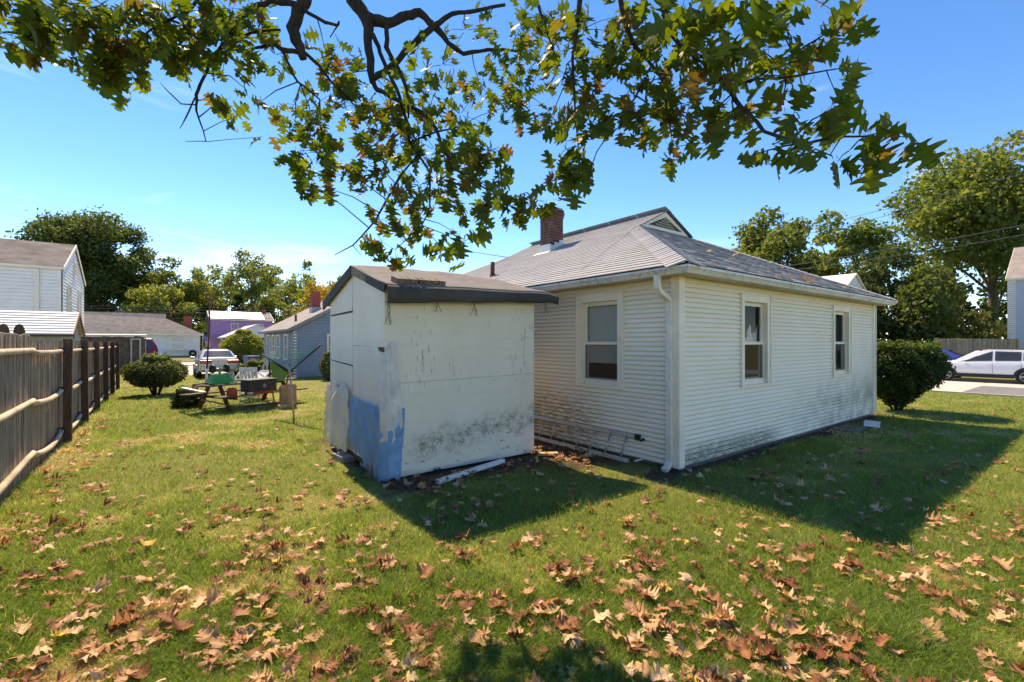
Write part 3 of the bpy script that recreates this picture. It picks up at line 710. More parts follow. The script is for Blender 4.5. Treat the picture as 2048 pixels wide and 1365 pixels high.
panel([(SX0, SY1 - g_, .03), (SX1, SY1 - g_, .03), (SX1, SY1 - g_, SWZ), (SX0, SY1 - g_, SWZ)], n=(0, 1, 0))
skid = MB().box(SX0+.02, SX0+.10, SY0+.05, SY1-.02, .09, .17); skid.build('skid_beam', 'wood_old', shed)
# felt roof: wavy sheet, ridge higher at the middle, eave flap folded down
def felt():
    nx, mb = 40, MB(); xs = [2.235 + (5.105 - 2.235) * i/nx for i in range(nx+1)]
    prof = []
    for i, x in enumerate(xs):
        f = i/nx; wv = lambda k, p: .008*math.sin(x*k + p) + .004*math.sin(x*k*2.7 + p*2)
        zr_ = 2.945 + .03*math.sin(f*math.pi) + wv(5, 0)
        ye = 5.50 + .01*math.sin(x*3); zt = 2.50 + .075*f + wv(4, 1)*.5; zb_ = 2.285 + .15*f**.9 + wv(6, 2)*.6
        if f > .93: k = (f-.93)/.07; zt -= .05*k; zb_ -= .035*k*k
        xr = min(x, 4.86 + .25*0) ; xr = 2.235 + (4.88 - 2.235)*f     # ridge a little shorter than the eave
        row = [(xr, 8.42, 2.42+wv(5, 3)), (xr, 8.40, 2.50+wv(5, 3)), (xr, 7.7, 2.50+(zr_-2.50)*.54+wv(7, 1)), (xr, SRY+.10, zr_-.035), (xr, SRY, zr_), (xr, SRY-.10, zr_-.03), ((x+xr)/2, 6.3, zt+(zr_-zt)*.52+wv(7, 4)), (x, 5.85, zt+(zr_-zt)*.22+wv(6, 2)), (x, ye+.09, zt+.035), (x, ye+.02, zt+.005), (x, ye, zt-.03), (x+.002, ye+.012, (zt+zb_)/2), (x+.004, ye+.02, zb_)]
        prof.append(row)
    k = len(prof[0]); vs_ = [p for r in prof for p in r]
    for nm, mt, js in (('felt_roof', 'felt_top', range(0, 9)), ('eave_flap', 'roof_felt', range(9, k-1))):
        js = list(js); kk = len(js) + 1; mb = MB(); mb.add([r[j] for r in prof for j in js + [js[-1]+1]], [(i*kk+j, (i+1)*kk+j, (i+1)*kk+j+1, i*kk+j+1) for i in range(nx) for j in range(kk-1)], True); o = mb.build(nm, mt, shed)
        s = o.modifiers.new('thickness', 'SOLIDIFY'); s.thickness = .012; s.offset = -1
    return o
felt_o = felt()
rk = MB(); rk.prism([(2.245, SRY-.02, 2.915), (2.245, SRY-.02, 2.80), (2.245, 6.30, 2.625), (2.245, 6.30, 2.74)], (.022, 0, 0)); rk.build('rake_board', 'wood_grey', shed)
rk = MB(); rk.prism([(2.240, 6.36, 2.76), (2.240, 6.30, 2.62), (2.240, 5.66, 2.43), (2.240, 5.62, 2.545)], (.025, 0, 0)); rk.build('rake_felt', 'roof_felt', shed)
rk = MB(); rk.prism([(2.238, SRY, 2.93), (2.238, SRY, 2.80), (2.238, 8.42, 2.36), (2.238, 8.45, 2.49)], (.025, 0, 0)); rk.build('rake_felt', 'roof_felt', shed)
# loose sheets nailed to the shed corner
def cloth(name, mat, label, cat, pts_fn, nu=26, nv=26, amp=.015, seed=0, solid=.002):
    mb = MB(); vs_ = []; r = random.Random(seed); ph = [r.uniform(0, 6) for _ in range(6)]
    for i in range(nu+1):
        for j in range(nv+1):
            u, v = i/nu, j/nv; p, n = pts_fn(u, v)
            tri = lambda q: abs((q/math.pi) % 2 - 1)*2 - 1
            wv = amp*(tri(u*15+ph[0]+v*6+math.sin(v*5))+.8*tri(v*11+ph[1]-u*8+math.sin(u*7))+.6*tri(u*29+ph[2]-v*4)*math.sin(v*9+ph[3])+.5*tri((u*.6+v)*31+ph[4]))
            vs_.append(Vector(p) + Vector(n)*(wv*.5 + amp*1.5 + .004))
    mb.add(vs_, [(i*(nv+1)+j, (i+1)*(nv+1)+j, (i+1)*(nv+1)+j+1, i*(nv+1)+j+1) for i in range(nu) for j in range(nv)], False)
    o = mb.build(name, mat); tag(o, label, cat); return o
def wrap(s):
    "arc length along the near corner: s<0 on the -X face, s>0 on the -Y face"
    return ((SX0 - .004, SY0 - s, 0), (-1, 0, 0)) if s < 0 else ((SX0 + s, SY0 - .004, 0), (0, -1, 0))
def tarp_fn(u, v):
    s = -1.22 + u*1.48; (x, y, _), n = wrap(s)
    top = .985 - .05*u + (.03 if abs(s) < .03 else 0); bot = .30 - .32*max(0, (u-.1))**.8
    if u > .86: bot = .03 + .02*math.sin(u*40); x -= (v)*(u-.86)*.55
    bot += .035*math.sin(u*23) + .03*math.sin(u*51)
    z = top + (max(bot, .02) - top)*v
    nx = -.02*v - .02
    return (x + (nx if s < 0 else 0), y - (0 if s < 0 else .02 + .02*v), z), n
cloth('blue_tarp', 'tarp', 'frayed blue tarp wrapped round the bottom corner of the plywood shed', 'tarp', tarp_fn, 56, 46, .016, 3)
def plas1(u, v):
    y = 8.22 - u*1.20; top = 1.09 + .04*math.sin(u*19) + .05*u; bot = .17 - .02*u + .015*math.sin(u*33)
    return (SX0 - .012 - .03*v - .03*math.sin(u*3.1)*v, y + .06*(v-.5)*(1-u), top + (bot-top)*v), (-1, 0, 0)
cloth('plastic_sheet', 'cloudy_plastic', 'crumpled cloudy plastic sheet hanging beside the blue tarp', 'plastic sheet', plas1, 46, 46, .024, 5)
def plas2(u, v):
    s = -.012 + u*(.15 + .10*v); (x, y, _), n = wrap(s)
    top = 1.84 - .25*abs(u-.75) ; bot = .50 + .04*math.sin(u*17)
    return (x - (.03 if s < 0 else 0), y - (0 if s < 0 else .035), top + (bot-top)*v), n
cloth('plastic_sheet', 'cloudy_plastic', 'narrow strip of cloudy plastic taped down the shed corner above the tarp', 'plastic sheet', plas2, 30, 60, .014, 8)
thr = MB(); r2 = random.Random(3)
for i in range(46):
    s = r2.uniform(-.42, .05); (x, y, _), n = wrap(s); p = Vector((x, y, r2.uniform(.15, .42))) + Vector(n)*.05; pts = [p]
    for k in range(5): p = p + Vector((r2.uniform(-.03, .02), r2.uniform(-.03, .03), -r2.uniform(.04, .09))); p.z = max(p.z, .015); pts.append(p)
    thr.tube(pts, .0016, 3, cap=False)
tag(thr.build('tarp_threads', 'cloudy_plastic', kind='stuff'), 'loose frayed threads trailing from the blue tarp onto the grass', 'threads')
# blocks under the shed floor
def block(loc, h, rz, label):
    o = thing('concrete_block', label, 'block', loc, rz, 'blocks around the shed floor')
    b = MB().box(-h[0], h[0], -h[1], h[1], 0, h[2]); b.build('block_body', 'block', o, world=False, bevel=.008)
block((2.22, 7.20, 0), (.10, .20, .09), .1, 'loose grey concrete block lying in front of the shed side')
block((2.40, 7.75, 0), (.09, .18, .088), 0, 'grey concrete block under the far end of the shed floor')
block((2.40, 6.55, 0), (.09, .20, .088), 0, 'grey concrete block under the shed floor behind the tarp')
# bricks lying along the eave of the felt roof
for i in range(7):
    x = 2.44 + i*.102; tag(link('roof_brick', bm_cache.setdefault('rb', brick_mesh(.092, .19, .07)), 'old_brick', loc=(x, 5.70, 2.575 + .0026*i), rot=(.30, rnd.uniform(-.03, .03), rnd.uniform(-.06, .06))),
        ('leftmost', 'second from the left', 'third from the left', 'middle', 'third from the right', 'second from the right', 'rightmost')[i] + ' of the brown bricks in the row on the shed roof', 'brick', 'bricks on the shed roof')
# string loops under the eave
for i, (x, y, ln) in enumerate(((2.33, 5.72, .30), (3.02, 5.70, .16), (3.62, 5.70, .24), (4.90, 5.60, .22))):
    h = MB(); z = 2.33 + .05*i; x0 = x
    for j in range(3):
        pts = [(x + .03*math.sin(j*2.1), y, z), (x + .02*math.cos(j*3+i), y - .01, z - ln*.4), (x + .05*math.sin(j*2.4+i), y - .012, z - ln*(.75+.1*j)), (x + .07*math.sin(j*2.4+i+.5), y, z - ln)]
        h.tube(pts, .004, 4)
    tag(h.build('string_loop', 'rope'), ['frayed string loop hanging at the shed corner', 'short string tangle under the shed eave near the corner', 'string tangle hanging at the middle of the shed eave', 'string with a knot hanging from the far end of the shed eave'][i], 'string', 'strings under the shed eave')
# things lying by the shed
d_ = MB(); d_.bar((2.78, 5.24, .035), (3.98, 5.47, .075), .075, .055); tag(d_.build('white_board', 'wood_paint', bevel=.006), 'narrow white painted board lying on the dirt beside the shed', 'board')
d_ = MB(); d_.obox((4.88, 5.52, .03), (.17, .055, .022), Quaternion((0, 0, 1), -.55)); tag(d_.build('wood_scrap', 'wood_tan', bevel=.008), 'tan wood scrap lying at the shed corner in the sun', 'wood scrap')
# ladder on its side
lad = thing('ladder', 'aluminium ladder lying on edge against the cream house wall', 'ladder', (5.6, 5.9, 0))
lt = lambda y: Vector((5.665, y, .385)); lb = lambda y: Vector((5.50, y, .045))
for f in (lt, lb): MB().bar(f(4.42), f(7.9), .028, .065, up=(f(5) - f(5)) + (lt(5) - lb(5))).build('rail', 'aluminium', lad)
for i in range(11): MB().tube([lt(4.58 + i*.315), lb(4.58 + i*.315)], .016, 8).build('rung', 'aluminium', lad)
MB().box(5.635, 5.69, 4.34, 4.42, .345, .425).build('end_cap', 'black_plastic', lad)
# splash boards by the long wall
tag(MB().box(10.9, 12.0, 3.22, 3.66, 0, .035).build('hatch_board', 'concrete', bevel=.005), 'flat brown board lying on the ground against the house wall', 'board')
sp_ = MB(); nseg = 10
for i in range(nseg):
    x0, x1 = 11.72 + i*.085, 11.72 + (i+1)*.085; z0, z1 = .05 + .05*math.sin(i/nseg*math.pi), .05 + .05*math.sin((i+1)/nseg*math.pi)
    sp_.prism([(x0, 3.02+.02*i, z0), (x1, 3.02+.02*(i+1), z1), (x1, 3.30+.02*(i+1), z1), (x0, 3.30+.02*i, z0)], (0, 0, .006))
tag(sp_.build('metal_offcut', 'white_plastic'), 'curved white strip of siding lying at the edge of the brown board', 'siding scrap')
# ================================================================== wooden fence
FX = -1.44
fence = thing('stockade_fence', 'weathered stockade fence with dark posts and pale half log rails', 'fence', (FX, 14, 0))
def picket_mesh(h, w_, peak, th=.022, rnd_top=0):
    mb = MB(); hw = w_/2
    top = [(hw, h-peak), (hw*.35, h), (-hw*.35, h), (-hw, h-peak)] if not rnd_top else [(hw, h-peak), (hw*.85, h-peak*.55), (hw*.5, h-peak*.12), (0, h), (-hw*.5, h-peak*.12), (-hw*.85, h-peak*.55), (-hw, h-peak)]
    pts = [(0, -hw, 0), (0, hw, 0)] + [(0, a, b) for a, b in top]
    n = len(pts); front = [Vector((th/2 + (.008 if i > 1 or True else 0)*0, p[1]*.82, p[2])) for i, p in enumerate(pts)]; back = [Vector((-th/2, p[1], p[2])) for p in pts]
    mb.add(front + back, [tuple(range(n)), tuple(range(n, 2*n))[::-1]] + [(i, n+i, n+(i+1) % n, (i+1) % n) for i in range(n)])
    return mb.mesh('picket')
pk = [picket_mesh(1.80 + .012*i, .088, .045) for i in range(3)]; pkt = [picket_mesh(1.905, .088, .01), picket_mesh(1.895, .088, .006)]
y = -1.5
while y < 23.4:
    near = y < 9.02; me = rnd.choice(pkt if near else pk)
    link('picket', me, 'wood_grey', fence, loc=(FX + (.0 if near else -.025) + rnd.uniform(-.004, .004), y, rnd.uniform(-.01, .01)), rot=(rnd.uniform(-.006, .006), rnd.uniform(-.01, .01), rnd.uniform(-.05, .05)))
    y += .0885
pd = picket_mesh(2.06, .12, .11, .02, 1)
for i in range(6): link('picket', pd, 'wood_dark', fence, loc=(-1.60 - i*.152, 9.42, 0), rot=(0, 0, R(90)))
PY = [11.4, 13.8, 16.25, 18.65, 21.0, 23.4]
for i, y in enumerate(PY):
    MB().box(-.06, .06, -.06, .06, 0, 1.87 - .012*i).build('post', 'wood_dark', fence, bevel=.006, loc=(FX + .10, y, -.01), rot=(rnd.uniform(-.008, .008), rnd.uniform(-.012, .006), 0))
joints = [5.2, 9.08] + PY
for a, b in ((-1.5, 1.85), (1.87, 5.19)):
    for z in (1.69, .945, .12): MB().tube([(FX + .03 + .015*math.sin(k/8*math.pi), a + (b-a)*k/8, z + .01*math.sin(k)) for k in range(9)], .04, 8).build('rail', 'wood_rail', fence)
for i, (a, b) in enumerate(zip(joints, joints[1:])):
    for z, bow in ((1.66, .01), (.965, .045), (.25, .085)):
        z0 = z + (.03 if i == 0 else -.01*min(i, 3)); pts = []; rad = []
        for k in range(11):
            f = k/10; yy = a + .02 + (b - a - .04)*f
            dz_ = -bow*math.sin(f*math.pi) if i else (-.16*(1-f) if z < .5 else (-.05*(1-f) if z < 1.2 else 0))
            pts.append((FX + .03 + .018*math.sin(f*math.pi), yy, z0 + dz_)); rad.append(.042 - .008*f if k not in (0, 10) else .036)
        MB().tube(pts, rad, 8).build('rail', 'wood_rail', fence)
        if i: MB().box(FX-.01, FX+.075, b-.075, b-.055, z0-.03, z0+.055).build('bracket', 'black_plastic', fence)

# ================================================================== generic far house parts
def courses_joined(parent, org, u, n, L, z0, z1, exp, mat, top=None, name='siding'):
    "lapped boards too small to tell apart: one part; top(s) gives the wall height for gables"
    mb = MB(); org, u, n = Vector(org), Vector(u), Vector(n); z = z0
    while z < z1 - .01:
        ze = min(z + exp, z1); a, b = 0, L
        if top: a, b = top(z, ze)
        if b - a > .05:
            q = lambda s, o, zz: org + u*s + n*o + Vector((0, 0, zz))
            mb.add([q(a,.0,z), q(b,0,z), q(b,.05,z), q(a,.05,z), q(b,.03,ze-.03), q(a,.03,ze-.03), q(b,.002,ze-.027), q(a,.002,ze-.027)], [(0,1,2,3), (3,2,4,5), (5,4,6,7)])
        z = ze
    return mb.build(name, mat, parent, kind='stuff')
def small_window(parent, org, u, n, s0, s1, z0, z1, frame='trim_white', bars=1, fw=.09, out_=.08, pane='glass_dark'):
    org, u, n = Vector(org), Vector(u), Vector(n)
    def bx(mb, a, b, c, d, o0, o1):
        ps = [org + u*s + n*o + Vector((0, 0, z)) for o in (o0, o1) for s, z in ((a, c), (b, c), (b, d), (a, d))]
        mb.add(ps, [(0,1,2,3), (7,6,5,4), (0,4,5,1), (1,5,6,2), (2,6,7,3), (3,7,4,0)])
    m = MB(); bx(m, s0-fw, s0, z0-fw, z1+fw, .0, out_); bx(m, s1, s1+fw, z0-fw, z1+fw, 0, out_); bx(m, s0, s1, z1, z1+fw, 0, out_-.002); bx(m, s0, s1, z0-fw, z0, 0, out_-.002)
    for i in range(bars):
        z = z0 + (z1-z0)*(i+1)/(bars+1); bx(m, s0, s1, z-.025, z+.025, .02, out_-.006)
    wn = m.build('window', frame, parent)
    g = MB(); bx(g, s0, s1, z0, z1, .0, .028); g.build('pane', pane, wn)
    return wn
def gable_roof(parent, x0, x1, y0, y1, ze, rise, axis, mat, over=.3, th=.12, trim='trim_white'):
    m = MB()
    if axis == 'X':      # ridge along X
        c = (y0+y1)/2; sl = rise/((y1-y0)/2); a, b = y0-over, y1+over; zl = ze - sl*over
        m.prism([(x0-over, a, zl), (x0-over, c, ze+rise), (x0-over, b, zl), (x0-over, b, zl+th), (x0-over, c, ze+rise+th), (x0-over, a, zl+th)], (x1-x0+2*over, 0, 0))
    else:
        c = (x0+x1)/2; sl = rise/((x1-x0)/2); a, b = x0-over, x1+over; zl = ze - sl*over
        m.prism([(a, y0-over, zl), (c, y0-over, ze+rise), (b, y0-over, zl), (b, y0-over, zl+th), (c, y0-over, ze+rise+th), (a, y0-over, zl+th)], (0, y1-y0+2*over, 0))
    r = m.build('roof', mat, parent)
    t = MB(); tw = .16
    if axis == 'X':
        for x in (x0-over-.02, x1+over-.01):
            t.prism([(x, a, zl+th+.01), (x, c, ze+rise+th+.01), (x, c, ze+rise+th-tw), (x, a, zl+th-tw)], (.03, 0, 0)); t.prism([(x, b, zl+th+.01), (x, c, ze+rise+th+.01), (x, c, ze+rise+th-tw), (x, b, zl+th-tw)], (.03, 0, 0))
        t.box(x0-over, x1+over, a-.02, a+.02, zl-.03, zl+th-.01)
    else:
        for y_ in (y0-over-.02, y1+over-.01):
            t.prism([(a, y_, zl+th+.01), (c, y_, ze+rise+th+.01), (c, y_, ze+rise+th-tw), (a, y_, zl+th-tw)], (0, .03, 0)); t.prism([(b, y_, zl+th+.01), (c, y_, ze+rise+th+.01), (c, y_, ze+rise+th-tw), (b, y_, zl+th-tw)], (0, .03, 0))
        t.box(a-.02, a+.02, y0-over, y1+over, zl-.03, zl+th-.01)
    t.build('roof_trim', trim, r)
    return r
def body(parent, x0, x1, y0, y1, ze, rise, axis, mat):
    m = MB().box(x0, x1, y0, y1, -.1, ze)
    if axis == 'X':
        c = (y0+y1)/2; m.prism([(x0, y0, ze), (x0, y1, ze), (x0, c, ze+rise)], (x1-x0, 0, 0))
    elif axis == 'Y':
        c = (x0+x1)/2; m.prism([(x0, y0, ze), (x1, y0, ze), (c, y0, ze+rise)], (0, y1-y0, 0))
    return m.build('wall', mat, parent)
# ---- white two storey house behind the fence
h = thing('two_storey_house', 'white sided two storey house with brown gable roof behind the stockade fence', 'house', (-9, 33.6, 0))
x0, x1, y0, y1, ze, ri = -16, -3.72, 29.9, 37.4, 5.25, 1.62
body(h, x0, x1, y0, y1, ze, ri, 'X', 'white_siding')
courses_joined(h, (x0, y0, 0), (1, 0, 0), (0, -1, 0), x1-x0, .2, ze-.1, .16, 'white_siding')
cm_ = (y0+y1)/2
def gt(z, z2):
    if z2 < ze: return 0, y1-y0
    hw = (ze+ri-z2)/ri*(y1-y0)/2; return (y1-y0)/2-hw, (y1-y0)/2+hw
courses_joined(h, (x1, y0, 0), (0, 1, 0), (1, 0, 0), y1-y0, .2, ze+ri, .16, 'white_siding', gt)
gable_roof(h, x0, x1, y0, y1, ze, ri, 'X', 'roof_brown', .10, .10, 'trim_white')
MB().box(x1-.9, x1-.72, y0-.12, y0-.025, .2, ze-.1).build('downspout', 'downspout_white', h)
cbm = MB().box(x1-.15, x1+.03, y0-.03, y0-.001, .1, ze-.1); cbm.box(x1+.001, x1+.03, y0-.03, y0+.15, .1, ze-.1); cbm.build('corner_board', 'trim_white', h)
for s0, s1, z0, z1 in ((1.5, 2.3, 3.15, 4.6), (5.1, 5.9, 3.15, 4.6), (3.4, 4.0, 5.35, 6.0)): small_window(h, (x1, y0, 0), (0, 1, 0), (1, 0, 0), s0, s1, z0, z1, out_=.10)
# ---- garden shed with white shingles
h = thing('garden_shed', 'low garden shed with white plank roof and dark red rake trim', 'shed', (-5, 24.1, 0))
x0, x1, y0, y1 = -8.5, -2.62, 22.65, 25.6
body(h, x0, x1, y0, y1, 2.1, .78, 'X', 'shed_tan')
gable_roof(h, x0, x1, y0, y1, 2.1, .78, 'X', 'roof_white', .12, .05, 'trim_red')
sl_ = .78/1.475
for i in range(9):
    d0 = -.14 + i*.18; d1 = d0 + .185; m_ = MB()
    m_.add([(x0-.13, y0+d0, 2.1+sl_*d0+.095), (x1+.10, y0+d0, 2.1+sl_*d0+.095), (x1+.10, y0+d1, 2.1+sl_*d1+.060), (x0-.13, y0+d1, 2.1+sl_*d1+.060), (x0-.13, y0+d0, 2.1+sl_*d0+.045), (x1+.10, y0+d0, 2.1+sl_*d0+.045)], [(0,1,2,3), (4,5,1,0)])
    m_.build('roof_plank', 'roof_white', h)
# ---- grey board enclosure beyond the fence
h = thing('board_enclosure', 'dark weathered board enclosure with pale framed door beyond the fence', 'enclosure', (-2.6, 36.5, 0))
for i in range(24): MB().box(-.085, .085, 0, .03, 0, 2.14 + rnd.uniform(-.03, .03)).build('board', 'wood_old', h, loc=(-4.6 + i*.16, 36.2 + .033*(i % 2), 0))
for x in (-1.45, -1.03): MB().box(x-.035, x+.035, 36.10, 36.17, .1, 2.02).build('door_frame', 'canopy_grey', h)
MB().box(-1.41, -1.07, 36.105, 36.165, 1.96, 2.03).build('door_frame', 'canopy_grey', h)
MB().prism([(-4.7, 35.9, 2.20), (-4.7, 38, 2.26), (-4.7, 38, 2.31), (-4.7, 35.9, 2.25)], (3.95, 0, 0)).build('roof_sheet', 'roof_white', h)
MB().box(-.82, -.79, 36.25, 38, 0, 2.1).build('end_board', 'wood_old', h)
ht = thing('white_bin', 'small white box on the grass at the end of the fence', 'box', (-.62, 24.6, 0)); MB().box(-.25, .25, -.25, .25, .05, .55).build('box_body', 'white_plastic', ht, world=False, bevel=.03); MB().box(-.23, .23, -.23, .23, 0, .05).build('box_base', 'black_plastic', ht, world=False)
# ---- white ranch house with grey hip roof
h = thing('ranch_house', 'long white ranch house with dark grey hip roof across the road', 'house', (-4, 72, 0))
x0, x1, y0, y1, ze = -16.5, 3.75, 68, 77, 2.82
MB().box(x0, x1, y0, y1, -.1, ze).build('wall', 'white_siding', h)
courses_joined(h, (x0, y0, 0), (1, 0, 0), (0, -1, 0), x1-x0, .2, ze, .2, 'white_siding')
ov, rz_ = .35, 5.35; rx1 = x1 - 3.3; ry = 72.5; zl = ze - .05
m = MB(); m.poly([(x0-ov,y0-ov,zl),(x1+ov,y0-ov,zl),(rx1,ry-.8,4.75),(rx1,ry,rz_),(x0-ov,ry,rz_)]); m.poly([(x1+ov,y0-ov,zl),(x1+ov,y1+ov,zl),(rx1,ry+.8,4.75),(rx1,ry-.8,4.75)]); m.poly([(x0-ov,y1+ov,zl),(x1+ov,y1+ov,zl),(rx1,ry,rz_),(x0-ov,ry,rz_)][::-1]); m.poly([(rx1,ry-.8,4.75),(rx1,ry+.8,4.75),(rx1,ry,rz_)])
rf = m.build('roof', 'roof_dark', h); MB().box(x0-ov, x1+ov+.02, y0-ov-.06, y0-ov+.02, zl-.16, zl+.01).build('gutter', 'trim_white', rf)
for x in (-4.1, 2.7): MB().box(x-.45, x+.45, ry+2.6 if x < 0 else ry, ry+3.3 if x < 0 else ry+.7, 3.5, 5.75 if x < 0 else 5.15).build('chimney', 'brick_red' if x > 0 else 'wood_old', h)
small_window(h, (0, y0, 0), (1, 0, 0), (0, -1, 0), 1.0, 2.1, 1.15, 2.40, fw=.22, bars=3, out_=.1)
MB().box(.35, 2.75, y0-.35, y0, .82, .92).build('flower_box', 'trim_white', h)
MB().box(x0, x1, y0-.02, y0+.01, -.1, .18).build('foundation', 'concrete', h)
wr = thing('tyre_wreath', 'dark round wreath leaning on the white ranch house wall', 'wreath', (3.0, 67.9, 0)); MB().lathe([(.28+.11*math.cos(a), .11*math.sin(a)) for a in [i*math.pi/4 for i in range(9)]], (0, -.12, .48), 18, 'Y').build('wreath_ring', 'rubber', wr, world=False)
fg = thing('flag', 'striped red and white flag with blue canton beside the ranch house', 'flag', (4.0, 67.3, 0))
MB().tube([(4.0, 67.6, .9), (4.0, 67.2, 3.0)], .03, 6).build('flag_pole', 'wood_paint', fg)
for i in range(13):
    m_ = MB(); a, b = i/13, (i+1)/13
    m_.quad((4.05+.62*a, 67.2, 2.75-.55*a), (4.05+.62*b, 67.2, 2.75-.55*b), (4.25+.62*b, 67.15, 1.35-.2*b), (4.25+.62*a, 67.15, 1.35-.2*a)); m_.build('stripe', 'red_plastic' if i % 2 == 0 else 'curtain', fg)
MB().quad((4.03, 67.16, 2.77), (4.36, 67.16, 2.47), (4.42, 67.13, 1.9), (4.1, 67.13, 2.1)).build('canton', 'car_blue', fg)
# ---- purple house
h = thing('purple_house', 'two storey purple house with pale roof far down the road', 'house', (9.8, 85, 0))
x0, x1, y0, y1, ze = 5.75, 13.9, 80.6, 88, 5.15
body(h, x0, x1, y0, y1, ze, 1.35, 'X', 'purple_paint'); courses_joined(h, (x0, y0, 0), (1, 0, 0), (0, -1, 0), x1-x0, 2.4, ze, .2, 'purple_paint')
gable_roof(h, x0, x1, y0, y1, ze, 1.35, 'X', 'roof_taupe', .2, .1, 'trim_white')
sl_ = 1.35/3.7
for a, b in ((5.75, 10.25), (10.3, 11.9), (11.95, 12.8)): MB().prism([(a, y0, ze+.16), (b, y0, ze+.16), (b, y0+3.2, ze+.16+3.2*sl_), (a, y0+3.2, ze+.16+3.2*sl_)], (0, 0, .05)).build('roof_panel', 'roof_pale', h)  # near-white panels laid over the taupe slope
for s in (3.0, 6.4): small_window(h, (x0, y0, 0), (1, 0, 0), (0, -1, 0), s-.4, s+.4, 3.1, 4.55, out_=.08)
MB().box(13.0, 13.5, 84.0, 84.6, 5.5, 7.1).build('chimney', 'brick_red', h); MB().box(x0-.2, x1+.2, y0-1.2, y0, 2.3, 2.5).build('porch_roof', 'roof_taupe', h)
# ---- open carport in front of it
h = thing('carport', 'open carport with pale grey gable front and white posts', 'carport', (7.5, 56, 0))
a0, a1, ay = 5.15, 9.75, 51.2
m = MB(); m.prism([(a0-.2, ay, 2.25), (a1+.2, ay, 2.25), ((a0+a1)/2, ay, 3.45)], (0, .08, 0)); m.build('gable_front', 'canopy_grey', h)
m = MB(); m.prism([(a0-.35, ay-.1, 2.2), ((a0+a1)/2, ay-.1, 3.48), (a1+.35, ay-.1, 2.2), (a1+.35, ay-.1, 2.3), ((a0+a1)/2, ay-.1, 3.58), (a0-.35, ay-.1, 2.3)], (0, 8, 0)); m.build('roof', 'canopy_grey', h)
for x, y_ in ((a0, ay+.1), (a0+.9, ay+.1), (a1, ay+.1), (a0, ay+7), (a1, ay+7)): MB().box(x-.07, x+.07, y_-.07, y_+.07, 0, 2.3).build('post', 'trim_white', h)
MB().box(a0, a1, ay+7.4, ay+7.5, 0, 2.3).build('back_wall', 'wood_old', h)
# ---- blue house
h = thing('blue_house', 'blue clapboard house with taupe gable roof and red brick chimney', 'house', (9.5, 30, 0))
x0, x1, y0, y1, ze, ri = 5.40, 13.6, 25.8, 34.0, 2.55, 2.25
body(h, x0, x1, y0, y1, ze, ri, 'Y', 'blue_siding')
def gt2(z, z2):
    if z2 < ze: return 0, x1-x0
    hw = (ze+ri-z2)/ri*(x1-x0)/2; return (x1-x0)/2-hw, (x1-x0)/2+hw
courses_joined(h, (x0, y0, 0), (1, 0, 0), (0, -1, 0), x1-x0, .12, ze+ri, .15, 'blue_siding', gt2); courses_joined(h, (x0, y0, 0), (0, 1, 0), (-1, 0, 0), y1-y0, .12, ze-.15, .15, 'blue_siding')
gable_roof(h, x0, x1, y0, y1, ze, ri, 'Y', 'roof_taupe', .32, .10, 'roof_taupe')
cbm = MB().box(x0-.03, x0+.16, y0-.035, y0-.001, 0, ze-.2); cbm.box(x0-.035, x0-.001, y0-.035, y0+.16, 0, ze-.2); cbm.build('corner_board', 'trim_white', h)
small_window(h, (x0, y0, 0), (1, 0, 0), (0, -1, 0), 1.75, 2.65, .95, 2.15, out_=.09)
for s in (1.0, 3.0, 4.4): small_window(h, (x0, y0, 0), (0, 1, 0), (-1, 0, 0), s, s+.75, .95, 2.15, out_=.10)
small_window(h, (x0, y0, 0), (0, 1, 0), (-1, 0, 0), 6.1, 7.0, .2, 2.2, out_=.09, bars=0)
MB().box(7.02, 7.48, 28.6, 29.1, 3.2, 4.78).build('chimney', 'brick_red', h); MB().box(6.98, 7.52, 28.56, 29.14, 3.2, 3.85).build('chimney_flashing', 'grey_metal', h); MB().tube([(6.0, 28.0, 2.6), (6.0, 28.0, 3.35)], .06, 8).build('vent_pipe', 'rust', h)
# ---- house across the street, its gable shows over the bungalow roof
h = thing('gabled_house', 'pale gabled house showing its peak above the bungalow roof', 'house', (34, 14, 0))
x0, x1, y0, y1, ze, ri = 36.2, 45.3, 12.0, 22, 4.38, 2.4
body(h, x0, x1, y0, y1, ze, ri, 'Y', 'white_siding'); gable_roof(h, x0, x1, y0, y1, ze, ri, 'Y', 'roof_white', .12, .1)
# ---- grey house at the picture edge
h = thing('grey_house', 'tall grey clapboard house with satellite dish at the right edge', 'house', (51, 1, 0))
x0, x1, y0, y1, ze, ri = 46.6, 55, -8, 4.85, 6.15, 2.6
body(h, x0, x1, y0, y1, ze, ri, 'Y', 'grey_siding'); courses_joined(h, (x0, y0, 0), (0, 1, 0), (-1, 0, 0), y1-y0, .2, ze-.2, .13, 'grey_siding')
MB().box(x0-.04, x0-.001, y1-.35, y1+.04, 0, ze-.1).build('corner_board', 'trim_white', h)
gable_roof(h, x0, x1, y0, y1, ze, ri, 'Y', 'roof_taupe', .12, .1); MB().box(48.0, 48.7, 3.4, 4.2, 6.2, 8.3).build('chimney', 'brick_red', h)
dsh = thing('satellite_dish', 'round satellite dish on the chimney of the grey house', 'satellite dish', (47.6, 3.6, 7.4)); MB().lathe([(.01, 0), (.35, .05), (.55, .16), (.55, .18), (.35, .08), (.01, .03)], (0, 0, 1.1), 20, 'X').build('dish', 'canopy_grey', dsh, world=False); MB().tube([(.1, 0, -.45), (0, 0, .6), (.05, 0, 1.1)], .04, 6).build('mast', 'grey_metal', dsh, world=False)
